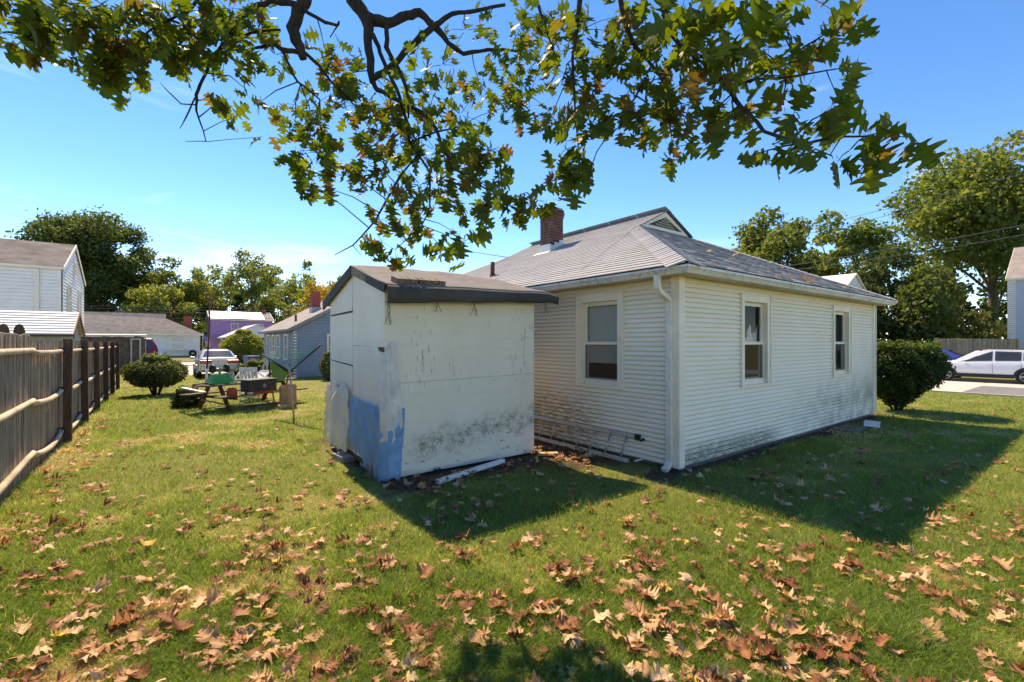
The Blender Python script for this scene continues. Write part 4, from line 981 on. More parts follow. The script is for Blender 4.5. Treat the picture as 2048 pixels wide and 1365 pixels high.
# ---- picket fence across the street
f2 = thing('picket_fence', 'tall grey brown picket fence behind the parked white car', 'fence', (41, 6, 0))
pf = picket_mesh(2.05, .138, .08); pa, pb = Vector((39.9, 7.4, 0)), Vector((45.4, 4.2, 0)); dd = (pb-pa); ang = math.atan2(dd.y, dd.x)
for i in range(46): p = pa + dd*(i/46); link('picket', pf, 'wood_grey', f2, loc=(p.x, p.y, rnd.uniform(-.03, .03)), rot=(0, 0, ang + R(90)))
# ================================================================== cars
def car(name, label, loc, heading, paintm, st, wheels, wr, side_glass, scale=1.0, cladding=None, rails=False, rear=None, width=.93, group=None):
    """local axes: +y forward. st: stations (y, zbottom, wbody, zbelt, wroof, zroof) rear to front"""
    root = thing(name, label, 'car', loc, heading, group); root.scale = (scale,)*3
    b = MB(); rings = []
    for (y, zb, wb, zbelt, wrf, zr) in st:
        zm = zb + (zbelt-zb)*.45
        half = [(0, zb), (wb*.86, zb), (wb*.97, zb+.10), (wb, zm), (wb*.985, zbelt-.06), (wb*.95, zbelt), (wrf + (wb*.95-wrf)*.08 if zr-zbelt > .12 else wrf, zr-.05 if zr-zbelt > .12 else zr-.01), (wrf*.86, zr), (0, zr+.015)]
        rings.append([(x, y, z) for x, z in half] + [(-x, y, z) for x, z in half[-2:0:-1]])
    n = len(rings[0]); vs_ = [p for r in rings for p in r]
    fs_ = [(i*n+k, i*n+(k+1) % n, (i+1)*n+(k+1) % n, (i+1)*n+k) for i in range(len(st)-1) for k in range(n)] + [tuple(range(n)), tuple((len(st)-1)*n+k for k in range(n))[::-1]]
    b.add(vs_, fs_, True); bo = b.build('body', paintm, root, world=False)
    e_ = bo.modifiers.new('edges', 'EDGE_SPLIT'); e_.split_angle = R(38)
    def at(y):
        for s0, s1 in zip(st, st[1:]):
            if s0[0] <= y <= s1[0]:
                f = (y-s0[0])/(s1[0]-s0[0]); return [a+(c-a)*f for a, c in zip(s0, s1)]
        return list(st[0] if y < st[0][0] else st[-1])
    def side_pt(y, f, sgn, off=.012):
        _, zb, wb, zbelt, wrf, zr = at(y); x = wb*.95 + (wrf + (wb*.95-wrf)*.08 - wb*.95)*f; return (sgn*(x+off), y, zbelt + (zr-.05-zbelt)*f)
    for sgn in (-1, 1):
        for y0, y1, f0, f1 in side_glass:          # y0 rear, y1 front; f1 = top at rear, front
            m = MB(); k = 6
            lo = [side_pt(y0+(y1-y0)*i/k, .10, sgn) for i in range(k+1)]; hi = [side_pt(y0+(y1-y0)*i/k, f0+(f1-f0)*i/k, sgn) for i in range(k+1)]
            m.add(lo+hi, [(i, i+1, k+2+i, k+1+i) for i in range(k)]); m.build('side_window', 'car_glass', root, world=False)
    # windscreen and rear window follow the roof slope
    def screen(yl, yh, nm, sign):
        a, c = at(yl), at(yh); up = .014
        m = MB(); m.quad((-a[4]*.92, yl+sign*.01, a[5]+up), (a[4]*.92, yl+sign*.01, a[5]+up), (c[4]*.86, yh+sign*.01, c[5]+up), (-c[4]*.86, yh+sign*.01, c[5]+up)); m.build(nm, 'car_glass', root, world=False)
    screen(side_glass[-1][1]+.02, side_glass[-1][1]-.55, 'windscreen', 1)
    if rear: screen(rear[0], rear[1], 'rear_window', -1)
    for wy in wheels:
        for sgn in (-1, 1):
            wb = at(wy)[2]; x = sgn*(wb-.10)
            t_ = MB(); t_.lathe([(wr*.66, -.10), (wr*.9, -.11), (wr, -.08), (wr, .08), (wr*.9, .11), (wr*.66, .10)], (0, 0, 0), 24, 'X'); wo = t_.build('wheel', 'rubber', root, world=False, loc=(x, wy, wr))
            rim = MB(); rim.lathe([(wr*.67, sgn*.06), (wr*.66, sgn*.10), (wr*.60, sgn*.095), (wr*.58, sgn*.04)], (0, 0, 0), 24, 'X')
            for j in range(5):
                a_ = j*2*math.pi/5; rim.bar((sgn*.085, 0, 0), (sgn*.085, math.cos(a_)*wr*.62, math.sin(a_)*wr*.62), .07, .03, up=(1, 0, 0))
            rim.lathe([(.01, sgn*.10), (.06, sgn*.10), (.07, sgn*.05)], (0, 0, 0), 10, 'X'); rim.build('rim', 'aluminium', wo, world=False)
            MB().lathe([(.01, sgn*.03), (wr*.64, sgn*.03)], (0, 0, 0), 20, 'X').build('brake', 'black_plastic', wo, world=False)
            ar = MB(); k = 14; prev = None; vs_ = []
            for j in range(k+1):
                a_ = -.12 + (math.pi+.24)*j/k
                for rr, xo in ((wr*1.08, .016), (wr*1.24, .020), (wr*1.24, -.05), (wr*1.08, -.05)): vs_.append((sgn*(wb+xo), wy+math.cos(a_)*rr, wr+math.sin(a_)*rr))
            ar.add(vs_, [(j*4+q, j*4+(q+1) % 4, (j+1)*4+(q+1) % 4, (j+1)*4+q) for j in range(k) for q in range(4)]); ar.build('wheel_arch', cladding or paintm, root, world=False)
            dk = MB(); dk.lathe([(.01, sgn*(wb+.008)), (wr*1.09, sgn*(wb+.008))], (0, wy, wr), 24, 'X'); dk.build('wheel_well', 'black_plastic', root, world=False)
            wo.location.x = sgn*(wb-.085)
    for sgn in (-1, 1):
        m = MB(); y0, y1 = min(wheels)+wr*1.2, max(wheels)-wr*1.2; a = at(0); m.box(min(sgn*a[2]*.9, sgn*(a[2]+.012)), max(sgn*a[2]*.9, sgn*(a[2]+.012)), y0, y1, a[1]-.02, a[1]+(.16 if cladding else .05)); m.build('sill', cladding or 'black_plastic', root, world=False)
        mir = side_glass[-1][1]-.25; q = side_pt(mir, .12, sgn, .02); m = MB().obox((q[0]+sgn*.12, q[1], q[2]+.04), (.10, .06, .065)); m.build('mirror', paintm, root, world=False, bevel=.025)
        for y0, y1, _, _ in side_glass[-2:]:
            a = at(y0+.12); m = MB().box(min(sgn*a[2]*.95, sgn*(a[2]*.985+.03)), max(sgn*a[2]*.95, sgn*(a[2]*.985+.03)), y0+.03, y0+.20, a[3]-.15, a[3]-.12); m.build('door_handle', paintm, root, world=False)
            p = [(sgn*(at(y0-.01)[2]*k_+.004), y0-.012, z) for k_, z in ((1.0, a[1]+.2), (1.0, a[1]+(a[3]-a[1])*.45), (.985, a[3]-.06))]
            MB().tube(p, .006, 4).build('door_gap', 'black_plastic', root, world=False)
        if rails: MB().tube([side_pt(-1.8, 1.05, sgn, -.03), (sgn*.62, -1.6, at(-1.6)[5]+.05), (sgn*.62, 0, at(0)[5]+.05), side_pt(.2, 1.08, sgn, -.05)], .022, 6).build('roof_rail', 'black_plastic', root, world=False)
        f = st[-1]; MB().obox((sgn*f[2]*.72, f[0]-.03, f[3]-.08), (.16, .05, .07)).build('headlight', 'glass_dark', root, world=False, bevel=.02)
    return root
SUV = [(-2.40,.42,.80,.95,.74,.98),(-2.33,.34,.88,1.08,.70,1.22),(-2.05,.30,.92,1.07,.64,1.56),(-1.2,.27,.93,1.05,.64,1.62),(-.2,.27,.93,1.02,.65,1.63),(.35,.27,.93,1.00,.66,1.55),(1.08,.27,.93,.98,.80,1.06),(1.7,.28,.92,.93,.76,.99),(2.22,.30,.88,.84,.70,.90),(2.40,.36,.76,.70,.60,.74)]
car('parked_estate_car', 'white estate car with dark wheel arch cladding parked along the street', (30.0, 3.78, .010), 0, 'car_white', SUV, (-1.42, 1.40), .35, [(-2.0, -1.30, .75, .92), (-1.24, -.36, .92, .95), (-.28, .98, .95, .10)], .90, 'black_plastic', True, (-2.36, -2.1))
SED = [(-2.38,.42,.76,.86,.70,.90),(-2.30,.32,.86,.93,.76,.98),(-1.75,.28,.90,.94,.74,1.03),(-1.15,.26,.91,.94,.62,1.36),(-.2,.26,.91,.92,.62,1.42),(.35,.26,.91,.91,.63,1.36),(1.1,.26,.91,.89,.76,.96),(1.8,.28,.88,.82,.72,.86),(2.2,.30,.84,.72,.66,.76),(2.35,.36,.74,.62,.58,.64)]
def sedan(name, label, loc, heading, pm):
    r = car(name, label, loc, heading, pm, SED, (-1.35, 1.35), .31, [(-1.35, -.36, .45, .93), (-.28, .95, .93, .10)], 1.0, None, False, (-1.78, -1.17))
    for sgn in (-1, 1): MB().obox((sgn*.58, -2.365, .82), (.25, .05, .085)).build('tail_light', 'tail_red', r, world=False, bevel=.02)
    MB().obox((0, -2.345, .78), (.30, .03, .07)).build('number_plate', 'white_plastic', r, world=False); MB().box(-.78, .78, -2.43, -2.30, .40, .62).build('bumper', pm, r, world=False, bevel=.04)
    return r
sedan('parked_sedan', 'silver sedan parked beyond the picnic table with its boot towards the yard', (2.33, 29.75, .0), 0, 'car_silver')
sedan('parked_sedan', 'blue car whose roof shows over the clipped yew hedge', (36.3, 7.3, .012), 0, 'car_blue')
VAN = [(-2.3,.45,.85,1.15,.78,1.25),(-2.2,.35,.92,1.18,.74,1.60),(-1.95,.32,.95,1.18,.76,1.98),(-1.0,.3,.95,1.15,.78,2.05),(.3,.3,.95,1.12,.76,2.0),(1.2,.3,.93,1.08,.82,1.15),(1.8,.32,.9,1.0,.74,1.05),(2.2,.36,.8,.8,.62,.84)]
car('parked_van', 'dark red van half hidden behind the board enclosure', (-2.6, 41.2, .0), R(90), 'car_red', VAN, (-1.4, 1.4), .36, [(-1.95, -1.0, .8, .9), (-.9, 0, .9, .9), (.1, 1.0, .9, .1)], 1.05, None, False, (-2.27, -1.98))

# ================================================================== yard clutter round the picnic table
TA = R(28.7); TC = Vector((1.95, 15.0, 0)); tq = lambda x, y, z=0: (TC.x + x*math.cos(TA) - y*math.sin(TA), TC.y + x*math.sin(TA) + y*math.cos(TA), z)
pt = thing('picnic_table', 'weathered picnic table heaped with garden clutter', 'picnic table', TC, TA)
for i in range(5): MB().box(-1.35 + rnd.uniform(-.06, .06), 1.35 + rnd.uniform(0, .25), -.36+i*.146, -.36+i*.146+.136, .655, .695).build('top_plank', 'wood_old', pt, world=False)
for sgn in (-1, 1):
    for i in range(2): MB().box(-1.35, 1.35, sgn*.70-.13+i*.135, sgn*.70-.13+i*.135+.125, .385, .42).build('bench_plank', 'wood_old', pt, world=False)
    for sx in (-.95, .95): MB().bar((sx, sgn*.62, .01), (sx, sgn*.22, .65), .05, .10, up=(0, 1, 0)).build('leg', 'rust', pt, world=False)
for sx in (-.90, .90): MB().box(sx-.03, sx+.03, -.82, .82, .31, .38).build('bench_bearer', 'wood_dark', pt, world=False)
# upturned spreader
s_ = thing('lawn_spreader', 'upturned green lawn spreader with two black wheels on the picnic table', 'spreader', tq(-.82, -.02, .696), TA)
MB().add([(-.30,-.22,.02),(.30,-.22,.02),(.30,.22,.02),(-.30,.22,.02),(-.17,-.11,.27),(.17,-.11,.27),(.17,.11,.27),(-.17,.11,.27)], [(0,3,2,1),(4,5,6,7),(0,1,5,4),(1,2,6,5),(2,3,7,6),(3,0,4,7)]).build('hopper', 'green_plastic', s_, world=False, bevel=.025)
MB().box(-.33, .33, -.25, .25, 0, .035).build('hopper_rim', 'green_plastic', s_, world=False, bevel=.01)
MB().tube([(-.2, 0, .40), (.2, 0, .40)], .014, 6).tube([(0, 0, .27), (0, 0, .42)], .03, 6).build('axle', 'grey_metal', s_, world=False)
for x in (-.19, .19): MB().lathe([(.02, -.02), (.075, -.025), (.105, -.03), (.115, 0), (.105, .03), (.075, .025), (.02, .02)], (x, 0, .40), 18, 'X').build('wheel', 'black_plastic', s_, world=False)
# dark crate with leaf emblem
s_ = thing('storage_crate', 'dark storage crate with a faint leaf emblem on the table bench', 'crate', tq(-.22, -.76, .42), TA)
MB().box(-.42, .42, -.17, .17, .06, .36).build('crate_body', 'dark_box', s_, world=False, bevel=.015); MB().box(-.31, .31, -.18, .16, 0, .06).build('crate_base', 'red_plastic', s_, world=False); MB().box(-.44, .44, -.19, .19, .36, .385).build('crate_lid', 'dark_box', s_, world=False, bevel=.01)
em = MB(); em.poly([(.035+.075*(1 if i % 2 == 0 else .45)*math.cos(i*math.pi/7+1.57), -.1715, .20+.075*(1 if i % 2 == 0 else .45)*math.sin(i*math.pi/7+1.57)) for i in range(14)]); em.build('emblem', 'grey_metal', s_, world=False)
def bag(label, loc, w_, h_, mat, group=None, top=.7, seed=0, rz=0):
    r = random.Random(seed); b = MB(); n = 14; lv = [(0, .92), (.12, 1.0), (.4, 1.02), (.7, .95), (.9, top+.1), (1.0, top)]; vs_ = []
    for t_, k in lv:
        for j in range(n):
            a_ = 2*math.pi*j/n; q = max(abs(math.cos(a_)), abs(math.sin(a_)))**.6; rr = w_/2*k/q*(1+r.uniform(-.07, .07)); vs_.append((math.cos(a_)*rr, math.sin(a_)*rr*.7, t_*h_+r.uniform(-.01, .01)*h_*(t_ > 0)))
    b.add(vs_, [(i*n+j, i*n+(j+1) % n, (i+1)*n+(j+1) % n, (i+1)*n+j) for i in range(len(lv)-1) for j in range(n)] + [tuple(range(n))[::-1]], False)
    o = b.build('bag', mat, loc=loc, rot=(0, 0, rz)); tag(o, label, 'bag', group); return o
pbr('bag_print', (.62, .50, .46), .6, .55, 9, .1)
bag('open brown paper yard bag standing at the end of the picnic table', tuple(P(576, 815, 12.85)), .44, .62, 'paper', seed=1, top=.95, rz=.6)
bag('red and white printed bag standing on the picnic table', tq(-.42, .12, .696), .20, .30, 'bag_print', seed=2)
bag('red and white printed bag slumped on the near bench beside the crate', tq(-.95, -.70, .42), .24, .20, 'red_plastic', seed=3)
bag('crumpled brown paper bag lying on the ground beside the yard bag', tuple(P(568, 818, 12.55)), .36, .14, 'paper', seed=4)
# loose boards and pipes
def stick(name, a, b, w_, h_, mat, label, cat='board', grp='loose boards at the picnic table'): tag(MB().bar(a, b, w_, h_).build(name, mat), label, cat, grp)
stick('loose_board', P(365, 776, 12.3), P(408, 785, 11.3), .10, .03, 'wood_paint', 'pale loose board sticking out of the left end of the picnic table')
stick('loose_board', P(341, 792, 13.2), P(376, 786, 12.6), .09, .09, 'wood_dark', 'dark timber poking out low at the left end of the picnic table')
stick('loose_board', tq(-1.55, -.1, .73), tq(-.3, .15, .75), .05, .03, 'trim_red', 'red painted strip lying across the picnic table')
stick('metal_pole', tq(-.45, .26, .715), tq(1.65, .22, .73), .05, .05, 'grey_metal', 'long grey pole lying along the far edge of the table top', 'pole')
stick('loose_board', P(402, 800, 11.6), P(492, 818, 12.0), .05, .03, 'wood_old', 'thin board sagging to the ground under the picnic table')
stick('loose_board', P(430, 818, 12.4), P(565, 806, 13.4), .16, .05, 'wood_old', 'long rotting plank lying on the grass under the picnic table')
stick('loose_board', P(498, 787, 12.2), P(533, 783, 12.9), .10, .06, 'canopy_grey', 'grey green trough lying on the near bench')
# white plastic chairs
def lawn_chair(loc, rz, tilt, label):
    c = thing('plastic_chair', label, 'chair', loc, rz, 'white plastic garden chairs')
    q = Matrix.Rotation(tilt, 3, 'X')
    def bar(name, a, b, w_=.05, h_=.03): MB().bar(q @ Vector(a), q @ Vector(b), w_, h_).build(name, 'white_plastic', c, world=False)
    for i in range(5): bar('seat_slat', (-.26, -.22+i*.11, .40), (.26, -.22+i*.11, .40), .085, .025)
    for i in range(5): bar('back_slat', (-.20+i*.10, .26, .44), (-.22+i*.11, .42, .92), .07, .025)
    bar('back_rail', (-.26, .43, .93), (.26, .43, .93), .05, .08)
    for sx in (-1, 1):
        bar('leg', (sx*.28, -.26, .0), (sx*.26, -.22, .62)); bar('leg', (sx*.28, .34, 0), (sx*.26, .28, .62)); bar('arm_rest', (sx*.28, -.28, .62), (sx*.26, .34, .64), .08, .03)
lawn_chair(tuple(P(508, 795, 14.9)), R(150), 0, 'white plastic garden chair standing behind the picnic table')
lawn_chair(tuple(P(485, 778, 15.5)), R(-60), R(-34), 'white plastic garden chair tipped back behind the crate')
lg = thing('sun_lounger', 'pale folded sun lounger leaning up behind the low shrub', 'lounger', tuple(P(528, 745, 17.5)), 0)
for i in range(3): 
    a, b = P(526+4*i, 732, 17.5), P(541+4*i, 704, 17.6); MB().bar(a, b, .085, .04).build('slat', 'canopy_grey', lg)
for i in (0, 2): MB().bar(P(526+4*i, 732, 17.5), P(527+4*i, 779, 17.6), .04, .04).build('leg', 'canopy_grey', lg)
fc = thing('folding_chair', 'dark framed folding chair with green fabric behind the picnic table', 'chair', tuple(P(558, 800, 14.6)))
k_ = [P(541, 722, 13.6), P(578, 745, 13.9), P(566, 764, 13.7), P(545, 764, 13.5)]
fab = MB(); fab.prism(k_, (.0, .03, .01)); fab.build('fabric', 'chip_green', fc)
for a, b in ((P(538, 716, 13.5), P(541, 765, 13.4)), (P(536, 716, 13.5), P(578, 746, 13.8)), (P(541, 765, 13.4), P(548, 800, 14.5)), (P(578, 746, 13.8), P(566, 798, 14.6)), (P(566, 764, 13.7), P(541, 765, 13.4))): MB().tube([a, b], .022, 6).build('frame_tube', 'black_plastic', fc)
# rotary clothes dryer
cd = thing('clothes_dryer', 'leaning rotary clothes dryer with green lines beside the plywood shed', 'clothes dryer', tuple(P(588, 838, 10.9)))
hub = P(580, 744, 11.05); MB().tube([P(588, 838, 10.9), hub], .022, 8).build('pole', 'aluminium', cd); MB().tube([P(580, 752, 11.03), P(578, 728, 11.06)], .04, 8).build('hub', 'grey_metal', cd)
armA = (hub, P(641, 691, 10.4)); armB = (hub, P(524, 709, 11.9)); armC = (hub, P(601, 697, 12.4))
for a in (armA, armB): MB().tube(a, .020, 6).build('arm', 'black_plastic', cd)
for i in range(9):
    f = .28 + i*.085; a = armA[0].lerp(armA[1], f); b = armB[0].lerp(armB[1], f); m_ = a.lerp(b, .5) - Vector((0, 0, .035)); MB().tube([a, m_, b], .008, 4).build('line', 'line_green', cd)
# pole, bin
ap = thing('antenna_pole', 'thin rusty pole with a white foot standing in front of the silver sedan', 'pole', tuple(P(412, 763, 21.4)))
MB().tube([P(412.5, 764, 21.4), P(414, 738, 21.4)], .055, 8).build('foot', 'white_plastic', ap); MB().tube([P(414, 738, 21.4), P(418, 660, 21.4), P(420.5, 588, 21.4)], .035, 6).build('shaft', 'rust', ap)
bn = thing('recycling_bin', 'blue recycling bin beside the driveway in front of the carport', 'bin', tuple(P(503, 735.5, 33)), .3)
MB().obox((0, 0, .38), (.36, .36, .38), None, 1.12).build('bin_body', 'blue_plastic', bn, world=False, bevel=.04); MB().box(-.43, .43, -.43, .43, .76, .84).build('bin_lid', 'blue_plastic', bn, world=False, bevel=.03)
for x in (-.3, .3): MB().lathe([(.01, -.03), (.12, -.03), (.12, .03), (.01, .03)], (x, .34, .12), 12, 'X').build('wheel', 'rubber', bn, world=False)
# ================================================================== vegetation
def leaf_quads(C, size, r, val, flat=.0, aspect=.75):
    "random rhombic leaves at centres C"
    n = len(C); N = r.normal(size=(n, 3)); N[:, 2] += flat; N /= np.linalg.norm(N, axis=1)[:, None]
    A = np.cross(N, r.normal(size=(n, 3))); A /= np.linalg.norm(A, axis=1)[:, None]; B = np.cross(N, A)
    s = (size * r.uniform(.65, 1.35, n))[:, None]
    V = np.stack([C - A*s*.5, C + B*s*.5*aspect - N*s*.10, C + A*s*.5, C - B*s*.5*aspect - N*s*.10], 1).reshape(-1, 3)
    F = np.arange(4*n).reshape(n, 4); return V, F, val
def crown_points(blobs, per, r, shell=.55):
    C, v = [], []
    for (c, rad) in blobs:
        n = int(per * (rad[0]*rad[1] + rad[0]*rad[2]) / 2)
        d = r.normal(size=(n, 3)); d /= np.linalg.norm(d, axis=1)[:, None]
        rr = (shell + (1.15 - shell) * r.random(n)**.8) * (1 + .22*np.sin(d[:, 0]*5 + c[0]) * np.sin(d[:, 1]*6 + c[2]) + .12*r.normal(size=n))
        C.append(np.array(c) + d * rr[:, None] * np.array(rad)); tone = r.uniform(.2, .7)
        v.append(np.clip(tone + r.normal(0, .17, n), 0, 1))
    return np.concatenate(C), np.concatenate(v)
def tree(name, label, base, H, W, mat, seed, crown_lo=.3, nb=16, per=520, leaf=.34, trunk=.32, group=None, shape='round', bark='bark_far', forks=2, cat='tree', top=None):
    r = np.random.default_rng(seed); rr = random.Random(seed); bx, by = base[0], base[1]
    root = thing(name, label, cat, (bx, by, 0), 0, group)
    nb = int(nb*2.4); per = per*.40; zc = H*(crown_lo + 1)/2; hz = H*(1 - crown_lo)/2; blobs = []
    for i in range(nb):
        for _ in range(20):
            d = np.array([rr.uniform(-1, 1), rr.uniform(-1, 1), rr.uniform(-1, 1)])
            if .30 < np.linalg.norm(d) < 1: break
        k = 1.0
        if shape == 'cone': k = 1.05 - .8*(d[2]+1)/2
        elif shape == 'vase': k = .65 + .35*(d[2]+1)/2
        rad = W*rr.uniform(.075, .15); c = (bx + d[0]*(W/2-rad*.8)*k, by + d[1]*(W/2-rad*.8)*k, zc + d[2]*(hz-rad*.55))
        blobs.append((c, (rad, rad, rad*rr.uniform(.6, .85))))
    C, v = crown_points(blobs, per/(leaf*leaf)*.12, r); C[:, 2] = np.maximum(C[:, 2], .3)
    V, F, val = leaf_quads(C, leaf, r, v); link('crown', np_mesh('crown', V, F, val), mat, root)
    tb = MB(); lean = rr.uniform(-.03, .03)*H; p = []; rad = []
    ht = H*(crown_lo + (1-crown_lo)*.45)
    for i in range(7):
        f = i/6; p.append(Vector((bx + lean*f*f + rr.uniform(-.05, .05)*trunk*3, by + rr.uniform(-.05, .05)*trunk*3, ht*f - .1))); rad.append(trunk*(1.25 if i == 0 else 1) * (1 - .6*f))
    tb.tube(p, rad, 9); tb.build('trunk', bark, root)
    bm_ = MB()
    for i, (c, rb) in enumerate(blobs[::4]):
        f = rr.uniform(.45, .95); a = p[int(f*6)]; c = Vector(c); m_ = a.lerp(c, .5) + Vector((rr.uniform(-.5, .5), rr.uniform(-.5, .5), rr.uniform(.0, .08)*H*.3))
        r0 = trunk*(1-.6*f)*.42; bm_.tube([a, m_, c], [r0, r0*.6, r0*.2], 6, cap=False)
        for k in range(3): e_ = c + Vector((rr.uniform(-1, 1), rr.uniform(-1, 1), rr.uniform(-.4, 1)))*rb[0]*.9; bm_.tube([m_.lerp(c, .6), e_], [r0*.3, r0*.1], 5, cap=False)
    bm_.build('limbs', bark, root, kind='stuff'); return root
def gp(px, d): q = P(px, 685, d); return (q.x, q.y)
TL = 'trees beyond the ranch house'
tree('maple_tree', 'big dark maple with spreading round crown behind the white two storey house', gp(192, 72), 22.4, 19, 'tree_dark', 1, .22, 26, 620, .40, .42, TL, 'round', top=1)
tree('maple_tree', 'rounded green tree just to the right of the big dark maple', gp(345, 76), 16.6, 10, 'tree_green', 2, .15, 14, 600, .40, .25, TL)
tree('maple_tree', 'light green leafy tree low in front of the big dark maple', gp(300, 69), 11, 11, 'tree_light', 3, .1, 14, 560, .36, .2, TL)
tree('ash_tree', 'airy pale green tree left of the tall rusty pole top', gp(428, 80), 16.3, 8, 'tree_light', 4, .4, 12, 380, .42, .22, TL)
tree('ash_tree', 'tallest airy tree on the skyline above the purple house', gp(505, 84), 18.6, 10.5, 'tree_light', 5, .45, 14, 330, .44, .26, TL, 'vase')
tree('ash_tree', 'thin yellow green tree between the skyline tree and the autumn tree', gp(575, 80), 15.6, 6.5, 'tree_light', 6, .3, 10, 330, .42, .2, TL)
tree('ash_tree', 'slim upright yellow green tree above the blue house roof', gp(614, 78), 16.6, 5, 'tree_light', 7, .35, 9, 360, .40, .2, TL, 'cone')
tree('autumn_tree', 'orange turning tree behind the blue house chimney', gp(640, 66), 11.8, 8, 'tree_autumn', 8, .2, 12, 460, .36, .2, TL)
tree('maple_tree', 'green tree top showing over the plywood shed ridge', gp(705, 70), 13.2, 8, 'tree_green', 9, .2, 12, 460, .38, .2, TL)
TE = 'dark evergreens on the left skyline'
tree('evergreen_tree', 'dark evergreen directly behind the purple house left end', gp(418, 92), 11.0, 9, 'tree_dark', 10, .02, 12, 640, .40, .2, TE, 'cone')
tree('evergreen_tree', 'dark evergreen behind the purple house roof middle', gp(480, 96), 13.0, 9, 'tree_dark', 11, .02, 12, 640, .40, .2, TE, 'cone')
tree('evergreen_tree', 'blue green evergreen behind the purple house chimney', gp(545, 96), 11.5, 10, 'tree_green', 12, .02, 12, 640, .40, .2, TE)
tree('evergreen_tree', 'dark evergreen between purple house and blue house roof', gp(595, 90), 11.0, 9, 'tree_dark', 13, .02, 12, 640, .40, .2, TE)
tree('evergreen_tree', 'dark thicket tree low behind the ranch house hip roof', gp(375, 84), 9.0, 10, 'tree_dark', 14, .0, 12, 640, .40, .2, TE)
tree('evergreen_tree', 'dark thicket tree behind the ranch house ridge', gp(255, 80), 9.5, 13, 'tree_dark', 15, .0, 14, 560, .44, .2, TE)
for i, (px, dd, hh, ww, mt, lb) in enumerate(((325, 100, 15, 12, 'tree_green', 'mid green wood tree showing between the maple and the round tree'), (400, 104, 18, 12, 'tree_green', 'soft green wood tree behind the airy pale tree'), (455, 108, 19, 12, 'tree_light', 'pale wood tree left of the tallest skyline tree'), (530, 108, 19.5, 13, 'tree_green', 'green wood tree right of the tallest skyline tree'), (590, 104, 18.5, 12, 'tree_light', 'pale wood tree behind the slim upright tree'), (655, 100, 15, 12, 'tree_mix', 'wood tree behind the orange turning tree'), (735, 100, 14, 12, 'tree_green', 'wood tree hidden mostly by the plywood shed'))):
    tree('wood_tree', lb, gp(px, dd), hh, ww, mt, 60+i, 0.02, 18, 460, .5, .25, 'wood beyond the purple house')
TR = 'trees across the street'
tree('maple_tree', 'rust tinged round tree behind the bungalow roof, nearest the gable vent', gp(1540, 44), 14.6, 10.4, 'tree_mix', 21, .12, 26, 680, .34, .25, TR)
tree('maple_tree', 'feathery green tree in the middle behind the bungalow roof', gp(1688, 46), 15.2, 9.6, 'tree_mix', 22, .1, 24, 620, .34, .25, TR)
tree('maple_tree', 'huge spreading maple with open forked trunk above the parked white car', gp(1985, 47), 22.6, 19.0, 'tree_mix', 23, .27, 30, 330, .42, .55, TR, 'round')
tree('shade_tree', 'dense dark green tree filling the gap right of the bungalow wall', gp(1790, 36), 9.6, 8.6, 'tree_dark', 24, .05, 18, 700, .30, .25, TR)
tree('shade_tree', 'dark green tree behind the gabled house peak', gp(1655, 50), 10.0, 9.5, 'tree_green', 25, .1, 14, 620, .36, .25, TR)
tree('shade_tree', 'mid green tree between the dark tree and the picket fence', gp(1880, 44), 9.5, 9, 'tree_green', 26, .05, 14, 620, .34, .25, TR)
tree('magnolia_shrub', 'pale leaved large shrub above the picket fence', gp(1925, 38), 5.0, 5.2, 'shrub', 27, .02, 12, 640, .26, .12, TR, cat='shrub')
tree('shade_tree', 'green tree behind the grey house corner', gp(2010, 50), 9.5, 8, 'tree_mix', 28, .05, 12, 560, .36, .25, TR)
